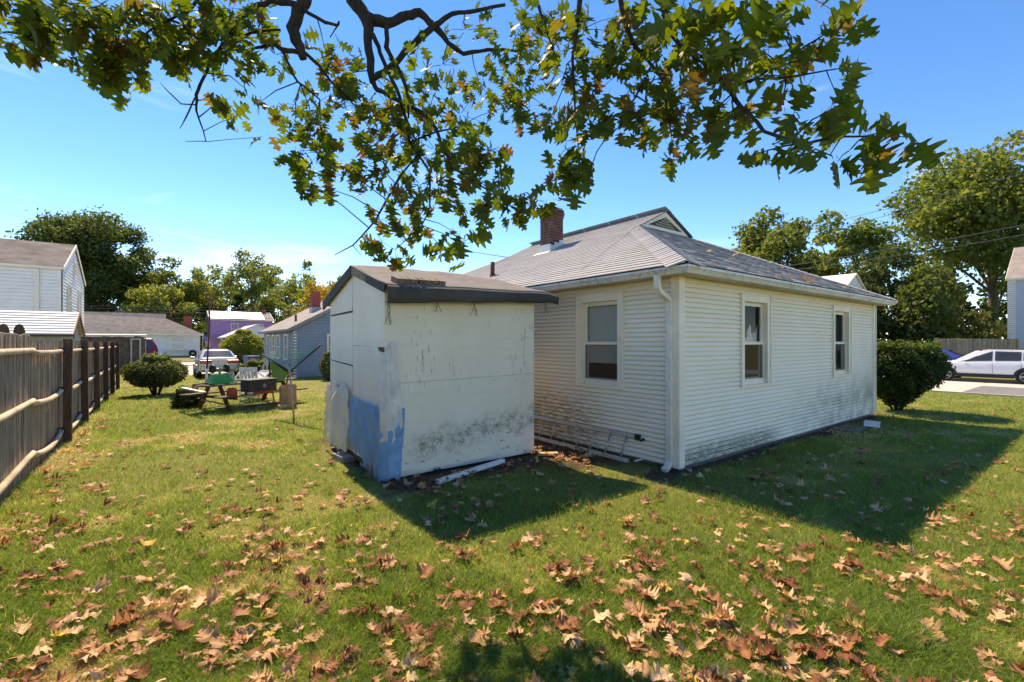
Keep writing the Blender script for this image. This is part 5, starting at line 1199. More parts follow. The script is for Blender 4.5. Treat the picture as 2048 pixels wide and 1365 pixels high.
# shrubs
def shrub(name, label, base, prof, mat, seed, n, leaf, stems=7, group=None, squash=1.0, inner=.75, extra=None):
    "prof: list of (z, radius); leaves in the outer layer of a solid of revolution plus stems"
    r = np.random.default_rng(seed); bx, by = base; root = thing(name, label, 'shrub', (bx, by, 0), 0, group)
    zs = np.array([p[0] for p in prof]); rs = np.array([p[1] for p in prof])
    z = r.uniform(zs[0], zs[-1], n*3); rad = np.interp(z, zs, rs); keep = r.random(n*3) < rad/rs.max(); z, rad = z[keep][:n], rad[keep][:n]; m = len(z)
    th = r.uniform(0, 2*np.pi, m); lump = 1 + .09*np.sin(th*5+z*4) * np.sin(z*7+th*2) + .06*np.sin(th*11+z*9+seed) + .045*r.normal(size=m) + np.where(r.random(m) < .03, r.uniform(0, .10, m), 0)
    fr = np.where(r.random(m) < .7, r.uniform(inner, 1.0, m), r.uniform(.2, 1, m)); q = rad*fr*lump
    C = np.stack([bx + q*np.cos(th), by + q*np.sin(th)*squash, z + .03*r.normal(size=m)], 1)
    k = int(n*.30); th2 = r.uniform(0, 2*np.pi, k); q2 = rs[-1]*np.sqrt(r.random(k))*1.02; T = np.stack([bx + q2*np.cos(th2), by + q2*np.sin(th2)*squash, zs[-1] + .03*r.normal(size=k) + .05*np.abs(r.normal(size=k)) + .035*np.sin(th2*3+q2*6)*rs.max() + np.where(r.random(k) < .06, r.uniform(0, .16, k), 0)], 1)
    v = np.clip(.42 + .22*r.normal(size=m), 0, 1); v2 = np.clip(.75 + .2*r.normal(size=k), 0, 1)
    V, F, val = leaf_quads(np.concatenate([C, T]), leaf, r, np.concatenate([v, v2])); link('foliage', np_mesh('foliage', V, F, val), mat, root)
    rr = random.Random(seed); sb = MB()
    for i in range(stems):
        a = 2*math.pi*i/stems + rr.uniform(-.3, .3); zt = prof[len(prof)//2][0]; rt = prof[len(prof)//2][1]*.7
        sb.tube([(bx + .07*math.cos(a), by + .07*math.sin(a), -.03), (bx + rt*.45*math.cos(a), by + rt*.45*math.sin(a)*squash, zt*.5), (bx + rt*math.cos(a), by + rt*math.sin(a)*squash, zt)], [.028, .022, .010], 5)
    sb.build('stems', 'bark', root, kind='stuff'); return root
q = P(312, 790, 15.9)
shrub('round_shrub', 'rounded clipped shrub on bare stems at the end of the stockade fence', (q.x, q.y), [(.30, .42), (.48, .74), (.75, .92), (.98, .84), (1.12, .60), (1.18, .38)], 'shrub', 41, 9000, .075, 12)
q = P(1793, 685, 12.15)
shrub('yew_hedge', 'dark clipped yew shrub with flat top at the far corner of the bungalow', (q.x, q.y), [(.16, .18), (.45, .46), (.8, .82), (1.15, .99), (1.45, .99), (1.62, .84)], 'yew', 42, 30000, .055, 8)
q = P(487, 685, 36)
shrub('leafy_shrub', 'tall loose green shrub in front of the carport', (q.x, q.y), [(.2, 1.0), (.8, 1.5), (1.6, 1.55), (2.2, 1.1), (2.55, .5)], 'tree_light', 43, 9000, .14, 5)
q = P(512, 685, 23.4)
shrub('leafy_shrub', 'low green shrub behind the white plastic chairs', (q.x, q.y), [(.03, .55), (.3, .78), (.55, .7), (.72, .4)], 'shrub', 44, 5000, .085, 5)
q = P(660, 685, 22.0)
shrub('leafy_shrub', 'small shrub against the blue house peeping past the plywood shed', (q.x, q.y), [(.05, .25), (.5, .45), (.9, .45), (1.2, .25)], 'shrub', 45, 2500, .08, 4)
q = P(375, 795, 12.9)
shrub('leafy_shrub', 'dark weedy clump under the left end of the picnic table', (q.x, q.y), [(.02, .35), (.2, .42), (.42, .25)], 'yew', 46, 1500, .07, 4)
# overhead wires
def cable(a, b, sag, rad, label, n=24):
    pts = [a.lerp(b, i/n) - Vector((0, 0, sag*4*(i/n)*(1-i/n))) for i in range(n+1)]; tag(MB().tube(pts, rad, 4).build('overhead_wire', 'wire'), label, 'wire', 'overhead wires')
for i, (ya, yb, l) in enumerate(((601, 611, 'topmost'), (605, 617, 'second'), (611, 623, 'third'), (628, 629, 'lowest'))):
    cable(P(-200, ya, 64), P(900, yb+3, 60), .5, .03, l + ' of the overhead wires in front of the trees on the left')
cable(P(-60, 505, 21), P(124, 579, 21.8), .15, .018, 'thin cable running down to the corner of the white two storey house')
for a, b, l in (((1480, 545), (2250, 408), 'upper of the two thick wires crossing the trees right of the bungalow'), ((1560, 543), (2250, 430), 'lower of the two thick wires crossing the trees right of the bungalow'), ((1500, 480), (2200, 302), 'thin high wire crossing the huge maple'), ((1500, 492), (2200, 318), 'thin wire just below the high one crossing the huge maple')):
    cable(P(*a, 31), P(*b, 26), .25, .028 if 'thick' in l else .014, l)

# ================================================================== the oak overhead
HALF = [(.0, .0), (.03, .07), (.09, .11), (.21, .13), (.31, .19), (.29, .225), (.18, .25), (.15, .30), (.20, .345), (.35, .39), (.46, .48), (.455, .535), (.34, .53), (.20, .54), (.165, .59), (.20, .645), (.30, .69), (.37, .78), (.35, .815), (.22, .785), (.14, .80), (.145, .86), (.18, .91), (.13, .965), (.06, .945), (.0, 1.0)]
def oak_leaf(seed, curl, fold, wave, width=1.0):
    "lobed leaf of unit length, stalk at the origin, tip along +Y; returns V, F"
    r = random.Random(seed); V, F = [], []; bend = r.uniform(.4, 1.2)*curl; tw = r.uniform(-.5, .5)*curl; ph = r.uniform(0, 6); fo = fold*r.uniform(-.5, 1.3); cup = r.uniform(-1.3, .5)*curl
    roll = [r.uniform(-.5, 1)*wave for _ in range(2)]; jit = [r.uniform(.84, 1.16) for _ in HALF]
    def w3(x, y):
        ax = abs(x); z = fo*ax + cup*x*x*1.2 - bend*(y-.4)**2*.5 + wave*.16*(math.sin(y*7+ph)*ax*2 + .6*math.sin(y*15+ph*2)*ax) + tw*x*(y-.3)*.5
        k = roll[0 if x > 0 else 1]; z += k*max(0, ax-.16)*.8
        return (x*(1-.3*abs(k)*ax - .2*abs(cup)*ax), y - .25*abs(bend)*(y-.5)*abs(y-.5), z)
    n = len(HALF)
    for _, y in HALF: V.append(w3(0, y))
    for sgn in (1, -1):
        b1 = len(V)
        for (x, y), j in zip(HALF, jit): V.append(w3(sgn*x*width*j*.5, y))
        b2 = len(V)
        for (x, y), j in zip(HALF, jit): V.append(w3(sgn*x*width*j, y + r.uniform(-.012, .012)))
        for i in range(n-1):
            for p, q in ((0, b1), (b1, b2)): F.append((p+i, q+i, q+i+1, p+i+1) if sgn > 0 else (p+i+1, q+i+1, q+i, p+i))
    b = len(V); V += [(-.008, -.24, .03), (.008, -.24, .03), (.008, .02, V[0][2]), (-.008, .02, V[0][2])]; F.append((b, b+1, b+2, b+3))
    return np.array(V), np.array(F)
def leaf_variants(k, curl, fold, wave, seed0): return [oak_leaf(seed0+i, curl*(1 if i % 2 else -.6), fold, wave, .9+.06*(i % 3)) for i in range(k)]
def rot_mats(n, r, face=None):
    "random rotation matrices (n,3,3)"
    q = r.normal(size=(n, 4)); q /= np.linalg.norm(q, axis=1)[:, None]; a, b, c, d = q.T
    return np.stack([np.stack([1-2*(c*c+d*d), 2*(b*c-a*d), 2*(b*d+a*c)], 1), np.stack([2*(b*c+a*d), 1-2*(b*b+d*d), 2*(c*d-a*b)], 1), np.stack([2*(b*d-a*c), 2*(c*d+a*b), 1-2*(b*b+c*c)], 1)], 1)
def basis(ydir, zdir):
    y = ydir/np.linalg.norm(ydir, axis=1)[:, None]; x = np.cross(y, zdir); x /= np.linalg.norm(x, axis=1)[:, None]+1e-9; z = np.cross(x, y); return np.stack([x, y, z], 2)
oak = thing('oak_tree', 'oak branches with lobed green leaves hanging across the top of the view', 'tree', (-1.9, -1.9, 0))
LIMBS = [
 [(700,-60,4.5,.085),(706,0,4.5,.08),(733,36,4.5,.075),(773,47,4.5,.06),(813,32,4.55,.055),(840,28,4.6,.05),(868,52,4.6,.045),(896,87,4.6,.033),(927,107,4.7,.028),(975,101,4.8,.022),(1026,101,4.9,.017),(1078,115,5,.01)],
 [(733,36,4.5,.07),(739,99,4.45,.05),(745,162,4.4,.045),(777,138,4.45,.04),(828,87,4.5,.042),(868,51,4.55,.04),(904,28,4.6,.03),(939,24,4.7,.025),(1010,10,4.8,.02)],
 [(745,162,4.4,.035),(753,178,4.4,.03),(797,202,4.35,.026),(844,225,4.35,.022),(872,257,4.3,.02),(888,301,4.3,.017),(907,336,4.3,.014),(967,376,4.25,.010),(1030,400,4.2,.006)],
 [(773,51,4.5,.03),(773,95,4.5,.03),(793,131,4.5,.026),(813,178,4.5,.020),(817,237,4.5,.012)],
 [(745,67,4.45,.03),(761,107,4.5,.026),(777,146,4.5,.024),(801,198,4.45,.022),(813,245,4.4,.020),(820,285,4.4,.018),(840,313,4.35,.015),(860,348,4.3,.013),(860,415,4.3,.010),(844,451,4.3,.007),(790,500,4.3,.004)],
 [(820,285,4.4,.012),(872,265,4.5,.012),(915,255,4.6,.008)],
 [(801,352,4.4,.014),(773,400,4.35,.013),(753,439,4.3,.011),(706,491,4.25,.008),(670,510,4.25,.005)], [(706,491,4.25,.005),(722,512,4.25,.003)], [(835,310,4.35,.012),(801,352,4.4,.013)],
 [(612,-60,4.0,.075),(607,0,4.0,.07),(599,24,4,.065),(585,59,4,.062),(599,91,4,.056),(607,119,4,.045)],
 [(595,10,4,.035),(543,3,4,.03),(506,14,4,.026),(478,44,4,.024),(455,79,4,.021),(427,113,3.95,.017),(403,164,3.9,.015),(393,191,3.9,.016),(393,222,3.9,.010),(407,263,3.9,.007),(412,284,3.9,.005)],
 [(393,191,3.9,.010),(372,236,3.9,.007),(359,258,3.9,.003)], [(391,210,3.9,.007),(362,208,3.9,.007),(338,185,3.9,.006),(321,167,3.9,.003)], [(412,283,3.9,.005),(371,283,3.9,.003)],
 [(478,44,4,.018),(400,82,3.9,.015),(362,48,3.8,.012),(300,25,3.6,.010),(210,35,3.5,.008),(110,70,3.4,.006),(40,80,3.3,.004)],
 [(598,106,4,.028),(564,99,4,.026),(547,89,4.05,.02),(489,103,4.1,.014),(440,96,4.1,.010)], [(564,99,4,.016),(581,137,4,.014),(595,164,4,.012),(615,178,4,.010),(640,200,4.05,.008)],
 [(560,60,4.05,.012),(510,62,4.1,.016),(475,79,4.1,.014),(400,81,4.1,.010)],
 [(604,100,4,.022),(639,133,4.1,.017),(663,164,4.2,.013),(700,200,4.3,.009)], [(600,15,4,.022),(650,45,4,.018),(675,52,4,.016),(678,43,4,.010)], [(675,52,4,.008),(660,75,4,.005)],
 [(420,-40,3.6,.02),(380,20,3.6,.014),(300,60,3.5,.010),(250,110,3.5,.006),(240,150,3.5,.003)],
 [(1163,-60,3.6,.03),(1159,0,3.6,.026),(1152,74,3.6,.02),(1145,119,3.6,.014),(1150,220,3.6,.009),(1160,330,3.6,.005)],
 [(1236,-60,3.4,.03),(1241,0,3.4,.026),(1252,56,3.4,.022),(1274,96,3.4,.019),(1308,137,3.4,.015),(1323,160,3.4,.012),(1340,250,3.4,.006)],
 [(1330,-40,3.1,.03),(1330,33,3.1,.026),(1345,70,3.1,.024),(1375,104,3.1,.016),(1423,118,3.05,.018),(1428,148,3.0,.020),(1456,178,2.9,.018),(1478,211,2.8,.017),(1508,237,2.7,.015),(1527,263,2.6,.013),(1582,282,2.5,.011),(1619,286,2.4,.010),(1668,275,2.3,.008),(1731,273,2.2,.006),(1790,275,2.2,.003)],
 [(1456,178,2.9,.012),(1504,160,2.8,.010),(1571,156,2.7,.008),(1694,135,2.6,.004)], [(1500,165,2.8,.009),(1586,108,2.8,.008),(1642,74,2.7,.006),(1694,30,2.7,.004)],
 [(1290,160,3.4,.010),(1263,208,3.4,.009),(1241,252,3.4,.007),(1211,278,3.4,.006),(1193,304,3.4,.005),(1175,360,3.4,.003)], [(1060,-50,4.2,.02),(1085,40,4.3,.014),(1110,110,4.3,.008)], [(1460,-40,2.6,.015),(1450,20,2.6,.01),(1440,70,2.5,.006)],
]
anchors = []
for L in LIMBS:
    pts = [P(a, b, d) for a, b, d, _ in L]; fine, rad = [], []
    for i in range(len(pts)-1):
        for k in range(3): f = k/3; fine.append(pts[i].lerp(pts[i+1], f) + Vector((rnd.uniform(-1, 1), rnd.uniform(-1, 1), rnd.uniform(-1, 1)))*L[i][3]*.22); rad.append(L[i][3]*(1-f)+L[i+1][3]*f)
    fine.append(pts[-1]); rad.append(L[-1][3]); rad = [x*.78*rnd.uniform(.90, 1.10) for x in rad]
    MB().tube(fine, rad, 8).build('limb', 'bark', oak); anchors += [(v, r_) for v, r_ in zip(fine, rad)]
# trunk and main boughs behind and above the camera
tk = Vector((-1.9, -1.9, 0)); MB().tube([tk, tk+Vector((.05, 0, 1.5)), tk+Vector((0, .1, 3.2)), tk+Vector((.1, .1, 5.2)), tk+Vector((.3, .3, 7.5))], [.34, .27, .25, .21, .14], 12).build('trunk', 'bark', oak)
for a, z in ((P(700, -60, 4.5), 4.3), (P(612, -60, 4.0), 4.6), (P(1163, -60, 3.6), 5.0), (P(1236, -60, 3.4), 4.8), (P(1330, -40, 3.1), 4.5), (P(420, -40, 3.6), 5.2), (P(1060, -50, 4.2), 4.9), (P(1460, -40, 2.6), 4.6)):
    s0 = tk + Vector((.05, .1, z)); m_ = s0.lerp(a, .5) + Vector((0, 0, .9)); r0 = .11 if a in (P(700, -60, 4.5), P(612, -60, 4.0)) else .05
    MB().tube([s0, s0.lerp(m_, .5)+Vector((0, 0, .25)), m_, m_.lerp(a, .5)+Vector((0, 0, .2)), a], [r0*1.3, r0*1.1, r0, r0*.85, .08 if r0 > .1 else .028], 8).build('bough', 'bark', oak)
# leaf clusters: (px, py, radius px, depth, count, leaf length m)
CL = [(25,15,30,3.2,10,.17),(95,55,45,3.3,26,.16),(160,40,50,3.4,30,.16),(205,95,45,3.4,22,.16),(255,40,45,3.5,24,.16),(300,95,40,3.5,20,.15),(265,150,22,3.5,8,.15),(60,80,20,3.2,5,.17),(20,70,18,3.2,3,.18),(55,95,14,3.2,3,.18),
 (330,40,45,3.6,24,.15),(385,75,45,3.7,24,.15),(350,110,26,3.7,10,.15),(415,25,45,3.7,22,.15),(470,35,40,3.9,18,.15),(450,110,36,4,12,.15),(520,30,35,4.1,14,.14),(505,125,26,4,8,.15),(550,110,22,4.1,6,.14),(240,165,14,3.5,3,.16),(222,140,14,3.5,4,.16),(245,180,10,3.5,2,.15),(195,125,20,3.4,5,.16),
 (493,180,8,3.9,1,.15),(455,215,24,3.9,6,.15),(430,200,8,3.9,1,.15),(520,275,5,3.9,1,.17),(520,205,8,3.9,2,.14),(470,235,10,3.9,2,.15),
 (650,100,26,4.3,6,.13),(655,130,40,4.3,14,.14),(700,110,16,4.3,3,.13),(620,220,50,4.3,24,.14),(590,245,26,4.2,10,.14),(680,190,45,4.4,20,.14),(720,210,40,4.5,18,.14),(690,150,20,4.4,5,.14),
 (600,320,26,4.2,9,.16),(650,305,40,4.25,18,.16),(690,350,36,4.25,12,.16),(620,370,18,4.2,5,.16),(650,375,10,4.2,2,.16),(735,330,32,4.3,12,.15),(740,260,45,4.4,22,.15),
 (780,220,45,4.4,22,.15),(800,290,45,4.4,24,.15),(850,200,45,4.5,22,.15),(870,300,45,4.4,22,.15),(920,230,45,4.5,22,.15),(930,300,36,4.4,16,.15),(830,140,36,4.6,10,.14),(885,130,30,4.6,8,.14),(840,370,40,4.3,18,.15),(895,385,36,4.3,14,.15),(820,430,36,4.3,14,.14),(795,465,26,4.3,9,.15),(775,400,22,4.3,7,.14),(760,440,20,4.3,7,.14),(765,485,18,4.3,6,.14),(792,518,12,4.3,4,.16),(745,490,10,4.3,2,.15),
 (960,330,32,4.3,12,.16),(985,300,30,4.4,10,.16),(1000,400,36,4.2,14,.16),(1040,425,28,4.2,9,.17),(1010,350,18,4.2,4,.16),(960,415,28,4.2,9,.16),(880,490,22,4.2,5,.16),(925,495,22,4.2,6,.17),(900,460,14,4.2,3,.15),(1055,385,14,4.2,3,.17),(1080,420,22,4.0,5,.17),(1100,370,12,3.9,3,.17),
 (960,170,40,4.8,16,.14),(1010,140,40,4.8,18,.14),(1010,215,30,4.6,10,.14),(1040,60,45,4.7,18,.14),(1075,120,45,4.7,22,.14),(1060,190,36,4.5,14,.15),(1095,40,45,4.3,20,.15),(980,30,30,4.8,8,.14),(930,60,30,4.8,7,.13),(1100,240,26,4.2,9,.15),
 (1130,150,45,3.8,22,.15),(1160,60,50,3.7,24,.15),(1150,240,36,3.6,16,.15),(1200,120,45,3.6,24,.15),(1180,200,40,3.6,18,.15),(1170,310,30,3.5,12,.16),(1150,365,26,3.5,9,.16),(1115,350,14,3.5,4,.16),(1130,300,18,3.5,5,.15),(1230,60,45,3.5,20,.15),(1210,240,30,3.5,8,.15),
 (1270,140,40,3.5,18,.15),(1290,60,45,3.4,20,.15),(1300,210,45,3.4,24,.14),(1340,150,40,3.3,18,.14),(1350,240,40,3.4,18,.14),(1345,295,28,3.4,10,.14),(1290,255,22,3.4,7,.15),(1380,210,36,3.3,14,.14),(1340,60,40,3.1,16,.15),(1375,290,12,3.3,3,.15),
 (1390,60,42,2.6,16,.16),(1430,40,40,2.4,14,.17),(1460,90,36,2.5,12,.17),(1490,40,30,2.6,8,.16),(1400,120,30,2.8,10,.15),(1510,110,36,2.9,12,.15),(1440,130,30,2.8,9,.15),(1530,60,26,2.9,6,.15),(1550,20,20,2.9,5,.15),(1430,240,30,3.0,10,.15),(1470,230,20,3.0,5,.15),(1415,250,12,2.9,2,.16),(1540,140,34,2.7,9,.16),(1490,240,16,2.8,3,.16),(1560,210,22,2.7,4,.16),(1590,190,20,2.6,4,.16),
 (1580,120,26,2.8,6,.15),(1630,85,22,2.7,5,.15),(1680,55,26,2.7,6,.16),(1705,40,12,2.7,3,.16),(1570,55,10,2.8,2,.15),(1690,165,16,2.6,3,.18),(1680,205,18,2.5,4,.17),(1655,225,14,2.5,3,.17),(1715,125,10,2.6,2,.15),(1600,235,12,2.6,2,.15),(1630,0,20,2.9,3,.15),
 (1545,290,30,2.4,6,.15),(1580,300,30,2.35,6,.16),(1545,330,12,2.4,2,.15),(1505,310,8,2.4,2,.13),(1600,270,16,2.4,3,.16),(1700,300,40,2.15,9,.17),(1745,300,36,2.1,8,.18),(1760,325,16,2.1,2,.18),(1815,275,12,2.1,2,.17),(1660,310,16,2.2,3,.14),(1770,265,14,2.1,2,.15)]
for j in range(16):                                                    # unseen rest of the crown behind the camera, added to block sky light
    while True:
        q = Vector((rnd.uniform(-1, 1), rnd.uniform(-1, 1), rnd.uniform(-1, 1)))
        if q.length < 1: break
    q = Vector((-1.2 + q.x*5.5, -3.2 + q.y*3.6, 7.0 + q.z*2.3)); CL.append((None, q, .75, 0, 20, .2))
r = np.random.default_rng(5); LP, LS, twig = [], [], MB(); anc = np.array([a[0][:] for a in anchors])
for (px, py, rp, d, n, sz) in CL:
    if px is None: c, rm_, px, py = py, rp, 0, -999
    else: c, rm_ = P(px, py, d), rp*d/FPX
    ca = np.array(c[:]); k = int(np.argmin(np.linalg.norm(anc - ca, axis=1))); a = anchors[k][0]
    if py > -60:
        m_ = a.lerp(c, .5) + Vector((rnd.uniform(-.3, .3), rnd.uniform(-.3, .3), rnd.uniform(0, .5)))*(c-a).length*.35; t0 = min(.006, anchors[k][1]*.8); twig.tube([a, m_, c], [t0, t0*.75, .0025], 5, cap=False)
    n = int(n*(1.35 if px < 1120 else 1.0 if d > 2.45 else .7)+.6); sz *= 1 if d > 2.45 else .82; pts = ca + r.normal(size=(n, 3))*rm_*np.array([.62, .75, .58])
    for i, p in enumerate(pts):
        LP.append(p); LS.append(sz*r.uniform(.70, 1.18))
        if i % 3 == 0 and py > -60: twig.tube([c.lerp(Vector(p), .1), c.lerp(Vector(p), .6)+Vector((0, 0, .01)), Vector(p)], [.003, .0022, .0014], 4, cap=False)
twig.build('twigs', 'bark', oak, kind='stuff')
LP, LS = np.array(LP), np.array(LS); n = len(LP)
yd = r.normal(size=(n, 3))*.75 + np.array([0, 0, -.75]); zd = r.normal(size=(n, 3)) + np.array([0, 0, .55]); B = basis(yd, zd)
var = [(V_*np.array([1.18, 1, 1]), F_) for V_, F_ in leaf_variants(8, .6, .25, .4, 100)]; vid = r.integers(0, 8, n); tone = np.clip(np.where(r.random(n) < .09, r.uniform(.86, 1, n), r.normal(.45, .2, n)), 0, 1)
fwd = np.array([SA, CA, 0]); dep = LP @ fwd; xs = (LP @ np.array([CA, -SA, 0]))/dep*FPX + CX; ys = HY - (LP[:, 2]-EYE)/dep*FPX
score = np.where((ys > 0) & (xs > 0) & (xs < 2048) & (dep > .5), LS/np.maximum(dep, .1), 0); order = np.argsort(-score); big = order[:300]; rest = order[300:]
meshes = {}
for i in big:
    key = (int(vid[i]), int(tone[i]*6))
    if key not in meshes: V, F = var[key[0]]; meshes[key] = np_mesh('leaf', V, F, np.full(len(F), (key[1]+.5)/6), True)
    o = link('leaf', meshes[key], 'oak_green', oak)
    M = Matrix(B[i].tolist()).to_4x4(); M.translation = Vector(LP[i]); o.matrix_basis = M @ Matrix.Scale(float(LS[i]), 4)
def merge(idx, B, LP, LS, vid, tone, var):
    VV, FF, vv, off = [], [], [], 0
    for i in idx:
        V, F = var[vid[i]]; VV.append((V*LS[i]) @ B[i].T + LP[i]); FF.append(F+off); vv.append(np.full(len(F), tone[i])); off += len(V)
    return np.concatenate(VV), np.concatenate(FF), np.concatenate(vv)
V, F, v = merge(rest, B, LP, LS, vid, tone, var); link('foliage', np_mesh('foliage', V, F, v, True), 'oak_green', oak, kind='stuff')

# ================================================================== fallen leaves
r = np.random.default_rng(21); N = 6600
py = 1365 + 60 - (1425-765)*r.random(N)**.95; px = r.uniform(-150, 2200, N); d = EYE*FPX/(py-HY); a = (px-CX)/FPX
G = np.stack([(a*CA+SA)*d, (-a*SA+CA)*d], 1)
dens = vnoise(G[:, 0]*1.1, G[:, 1]*1.1, 3)*.24 + vnoise(G[:, 0]*3.5, G[:, 1]*3.5, 5)*.26 + r.random(len(G))*.50
shade_ = ((G[:, 0] > 5) & (G[:, 1] > 1.2)) | ((G[:, 0] > 2) & (G[:, 0] < 4.8) & (G[:, 1] > 3.7)); keep = dens > .595 - .05*shade_ + np.clip((1100-py)/330, 0, 1)*.03; G = G[keep]
nearhouse = (G[:, 0] > 5.6) & (G[:, 1] > 3.62); inshed = (G[:, 0] > 2.25) & (G[:, 0] < 4.85) & (G[:, 1] > 5.68) & (G[:, 1] < 8.2); street = G[:, 0] > 22; beyond = (G[:, 0] < -1.3) | (G[:, 1] > 21)
keep = ~(nearhouse | inshed | street | beyond); G = G[keep]
ex = np.stack([r.normal(5.0, .28, 70), r.normal(5.15, .4, 70)], 1); e2 = np.stack([r.uniform(5.7, 12, 40), 3.56 - np.abs(r.normal(0, .1, 40))], 1); e3 = np.stack([r.uniform(2.3, 4.7, 60), r.normal(5.2, .25, 60)], 1); e4 = np.stack([-1.25 + np.abs(r.normal(0, .25, 60)), r.uniform(6.5, 14, 60)], 1)
G = np.concatenate([G, ex[(ex[:, 0] < 5.55)], e2, e3[e3[:, 1] < 5.66], e4]); n = len(G)
LS = r.uniform(.075, .165, n); LS[r.random(n) < .35] *= .6
LP = np.concatenate([G, (.038 + .02*r.random(n))[:, None]], 1)
th = r.uniform(0, 2*np.pi, n); yd = np.stack([np.cos(th), np.sin(th), r.normal(0, .15, n)], 1); zd = np.stack([r.normal(0, .24, n), r.normal(0, .24, n), np.where(r.random(n) < .7, 1, -1)], 1); B = basis(yd, zd)
fvar = leaf_variants(12, 1.35, .35, 1.1, 300); vid = r.integers(0, 12, n); tone = np.clip(np.where(r.random(n) < .30, r.normal(.15, .1, n), r.normal(.64, .20, n)), 0, 1)
dep = LP @ fwd; xs = (LP @ np.array([CA, -SA, 0]))/dep*FPX + CX; ys = HY - (LP[:, 2]-EYE)/dep*FPX
score = np.where((ys < 1365) & (xs > 0) & (xs < 2048), LS/dep, 0); order = np.argsort(-score); big, rest = order[:300], order[300:]; meshes = {}
def zone(p, x):
    if p[0] > 5.1 and p[1] > 1.25: return 'in the shadow of the bungalow'
    if 2.1 < p[0] < 4.7 and p[1] > 3.75: return 'in the shadow of the plywood shed'
    if x < 480: return 'on the lawn towards the stockade fence'
    if x < 960: return 'on the lawn before the tarp corner of the shed'
    if x < 1480: return 'on the lawn in the middle foreground'
    return 'on the sunny lawn at the lower right'
for i in big:
    key = (int(vid[i]), min(3, int(tone[i]*4)))
    if key not in meshes: V, F = fvar[key[0]]; meshes[key] = np_mesh('fallen_leaf', V, F, np.full(len(F), (.12, .36, .66, .92)[key[1]]), True)
    o = link('fallen_leaf', meshes[key], 'fallen'); M = Matrix(B[i].tolist()).to_4x4(); M.translation = Vector(LP[i]); o.matrix_basis = M @ Matrix.Scale(float(LS[i]), 4)
    tag(o, ('dark rust brown', 'reddish brown', 'tan', 'pale straw coloured')[key[1]] + ' curled oak leaf ' + zone(LP[i], xs[i]), 'leaf', ('dark', 'reddish', 'tan', 'pale')[key[1]] + ' fallen leaves ' + zone(LP[i], xs[i]))
V, F, v = merge(rest, B, LP, LS, vid, tone, fvar); o = link('leaf_litter', np_mesh('leaf_litter', V, F, v, True), 'fallen', kind='stuff'); tag(o, 'scattered smaller brown oak leaves across the farther lawn', 'leaves')
for i in range(10):
    x = rnd.choice([8.2, 8.6, 9.0, 9.1, 9.3, 9.6, 11.3, 11.6]) + rnd.uniform(-.15, .15); dd = rnd.choice([.05, .1, .15, .2, .9, 1.3])
    V, F = fvar[i % 10]; o = link('roof_leaf', np_mesh('roof_leaf', V, F, np.full(len(F), rnd.uniform(.5, .9)), True), 'fallen', loc=(x, EY0+dd, EZ+SL*dd+.03), rot=(rnd.uniform(-.4, .8), rnd.uniform(-.5, .5), rnd.uniform(0, 6)), scale=.15)
    tag(o, 'dry oak leaf caught on the bungalow roof shingles above the gutter', 'leaf', 'leaves on the bungalow roof')

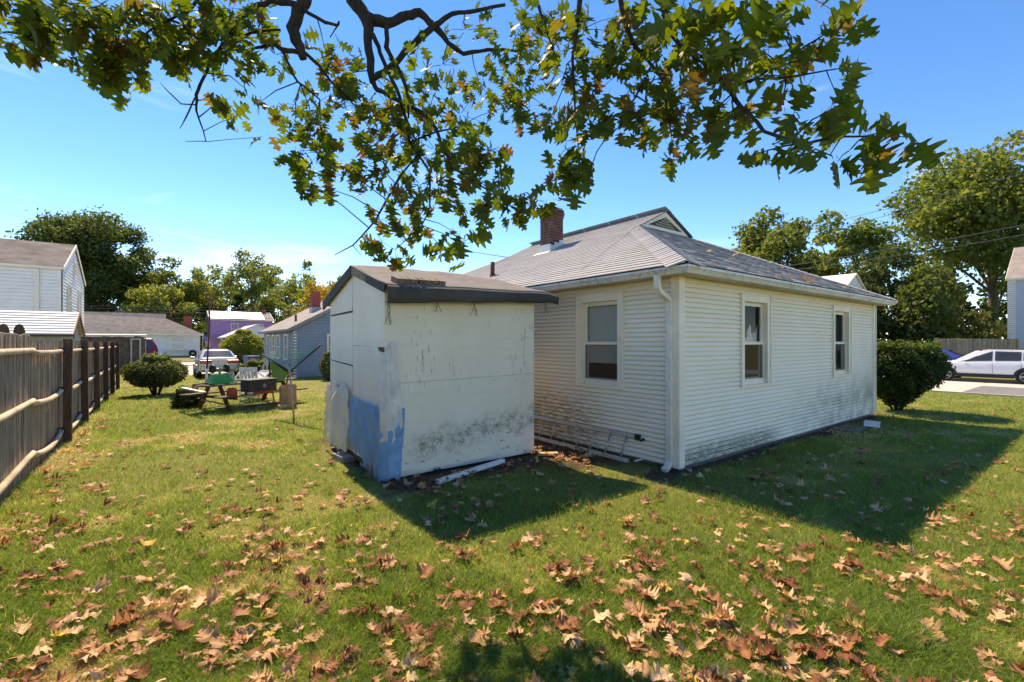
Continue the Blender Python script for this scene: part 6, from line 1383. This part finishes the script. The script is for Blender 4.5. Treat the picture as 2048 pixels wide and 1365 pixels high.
# ================================================================== grass
def grass(n, py0, py1, seed, hmul=1.0):
    r = np.random.default_rng(seed); py = r.uniform(py0, py1, n); px = r.uniform(-260, 2310, n); d = EYE*FPX/(py-HY); a = (px-CX)/FPX
    x, y = (a*CA+SA)*d, (-a*SA+CA)*d
    ok = ~((x > 5.70) & (x < 13.95) & (y > 3.70)) & ~((x > 2.3) & (x < 4.8) & (y > 5.7) & (y < 8.2)) & (x < 22.3) & ~((y > 43.2) & (y < 50.8)) & ~((x > 1.15) & (x < 3.65) & (y > 30.4) & (y < 43.4)) & (y < 66) & ~((x > 5.3) & (x < 14) & (y > 25.7))
    wob = (vnoise(x*3, y*3, 9)-.5)*.5
    dirt = ((x+wob > 2.2) & (x+wob < 5.0) & (y+wob > 5.15) & (y < 8.8)) | ((x+wob > 4.62) & (x < 5.8) & (y+wob > 4.65)) | ((x > 5) & (x < 14.3) & (y+wob*.5 > 3.48))
    ok &= ~dirt | (r.random(n) < .04); ok &= (x > -1.42) | (x < -1.48)
    x, y, d = x[ok], y[ok], d[ok]; m = len(x)
    dry = vnoise(x*.75, y*.75, 1)*.55 + vnoise(x*2.3, y*2.3, 2)*.45; v = np.clip(.30 + .28*r.normal(size=m)*.6 + np.where(dry > .54, (dry-.54)*3.0, 0), 0, 1); v = np.where(r.random(m) < .05, r.uniform(.8, 1, m), v)
    h = (.030 + .030*r.random(m)) * (1 + .5*vnoise(x*1.7, y*1.7, 4)) * np.where(dry > .66, .65, 1) * hmul; edge = (np.abs(x+1.35) < .2) | ((np.abs(y-3.5) < .12) & (x > 5.4) & (x < 14)) | ((vnoise(x*2.6, y*2.6, 12) > .83) & (r.random(m) < .5)); h = np.where(edge, h*1.9, h)
    wd = np.maximum(.0042, d*.00075) * r.uniform(.7, 1.3, m); h = np.maximum(h, d*.0022)
    th = r.uniform(0, 2*np.pi, m); lean = r.uniform(.3, 1.7, m)*h; ph = r.uniform(0, 2*np.pi, m)
    dx, dy = np.cos(th)*wd/2, np.sin(th)*wd/2; lx, ly = np.cos(ph)*lean, np.sin(ph)*lean; z = np.zeros(m)
    V = np.stack([np.stack([x-dx, y-dy, z], 1), np.stack([x+dx, y+dy, z], 1), np.stack([x+dx*.7+lx*.4, y+dy*.7+ly*.4, h*.6], 1), np.stack([x+lx, y+ly, h*.95], 1), np.stack([x-dx*.7+lx*.4, y-dy*.7+ly*.4, h*.6], 1)], 1).reshape(-1, 3)
    b = np.arange(m)*5; T = np.stack([np.stack([b, b+1, b+2], 1), np.stack([b, b+2, b+4], 1), np.stack([b+4, b+2, b+3], 1)], 1).reshape(-1, 3)
    return V, T, np.repeat(v, 3)
parts = [grass(300000, 900, 1480, 1), grass(180000, 765, 905, 2), grass(40000, 722, 768, 3)]
off = 0; VV, FF, vv = [], [], []
for V, F, v in parts: VV.append(V); FF.append(F+off); vv.append(v); off += len(V)
o = link('lawn_grass', np_mesh('lawn_grass', np.concatenate(VV), np.concatenate(FF), np.concatenate(vv)), 'grass_blade', kind='stuff'); tag(o, 'short green lawn grass with dry straw coloured patches', 'grass')
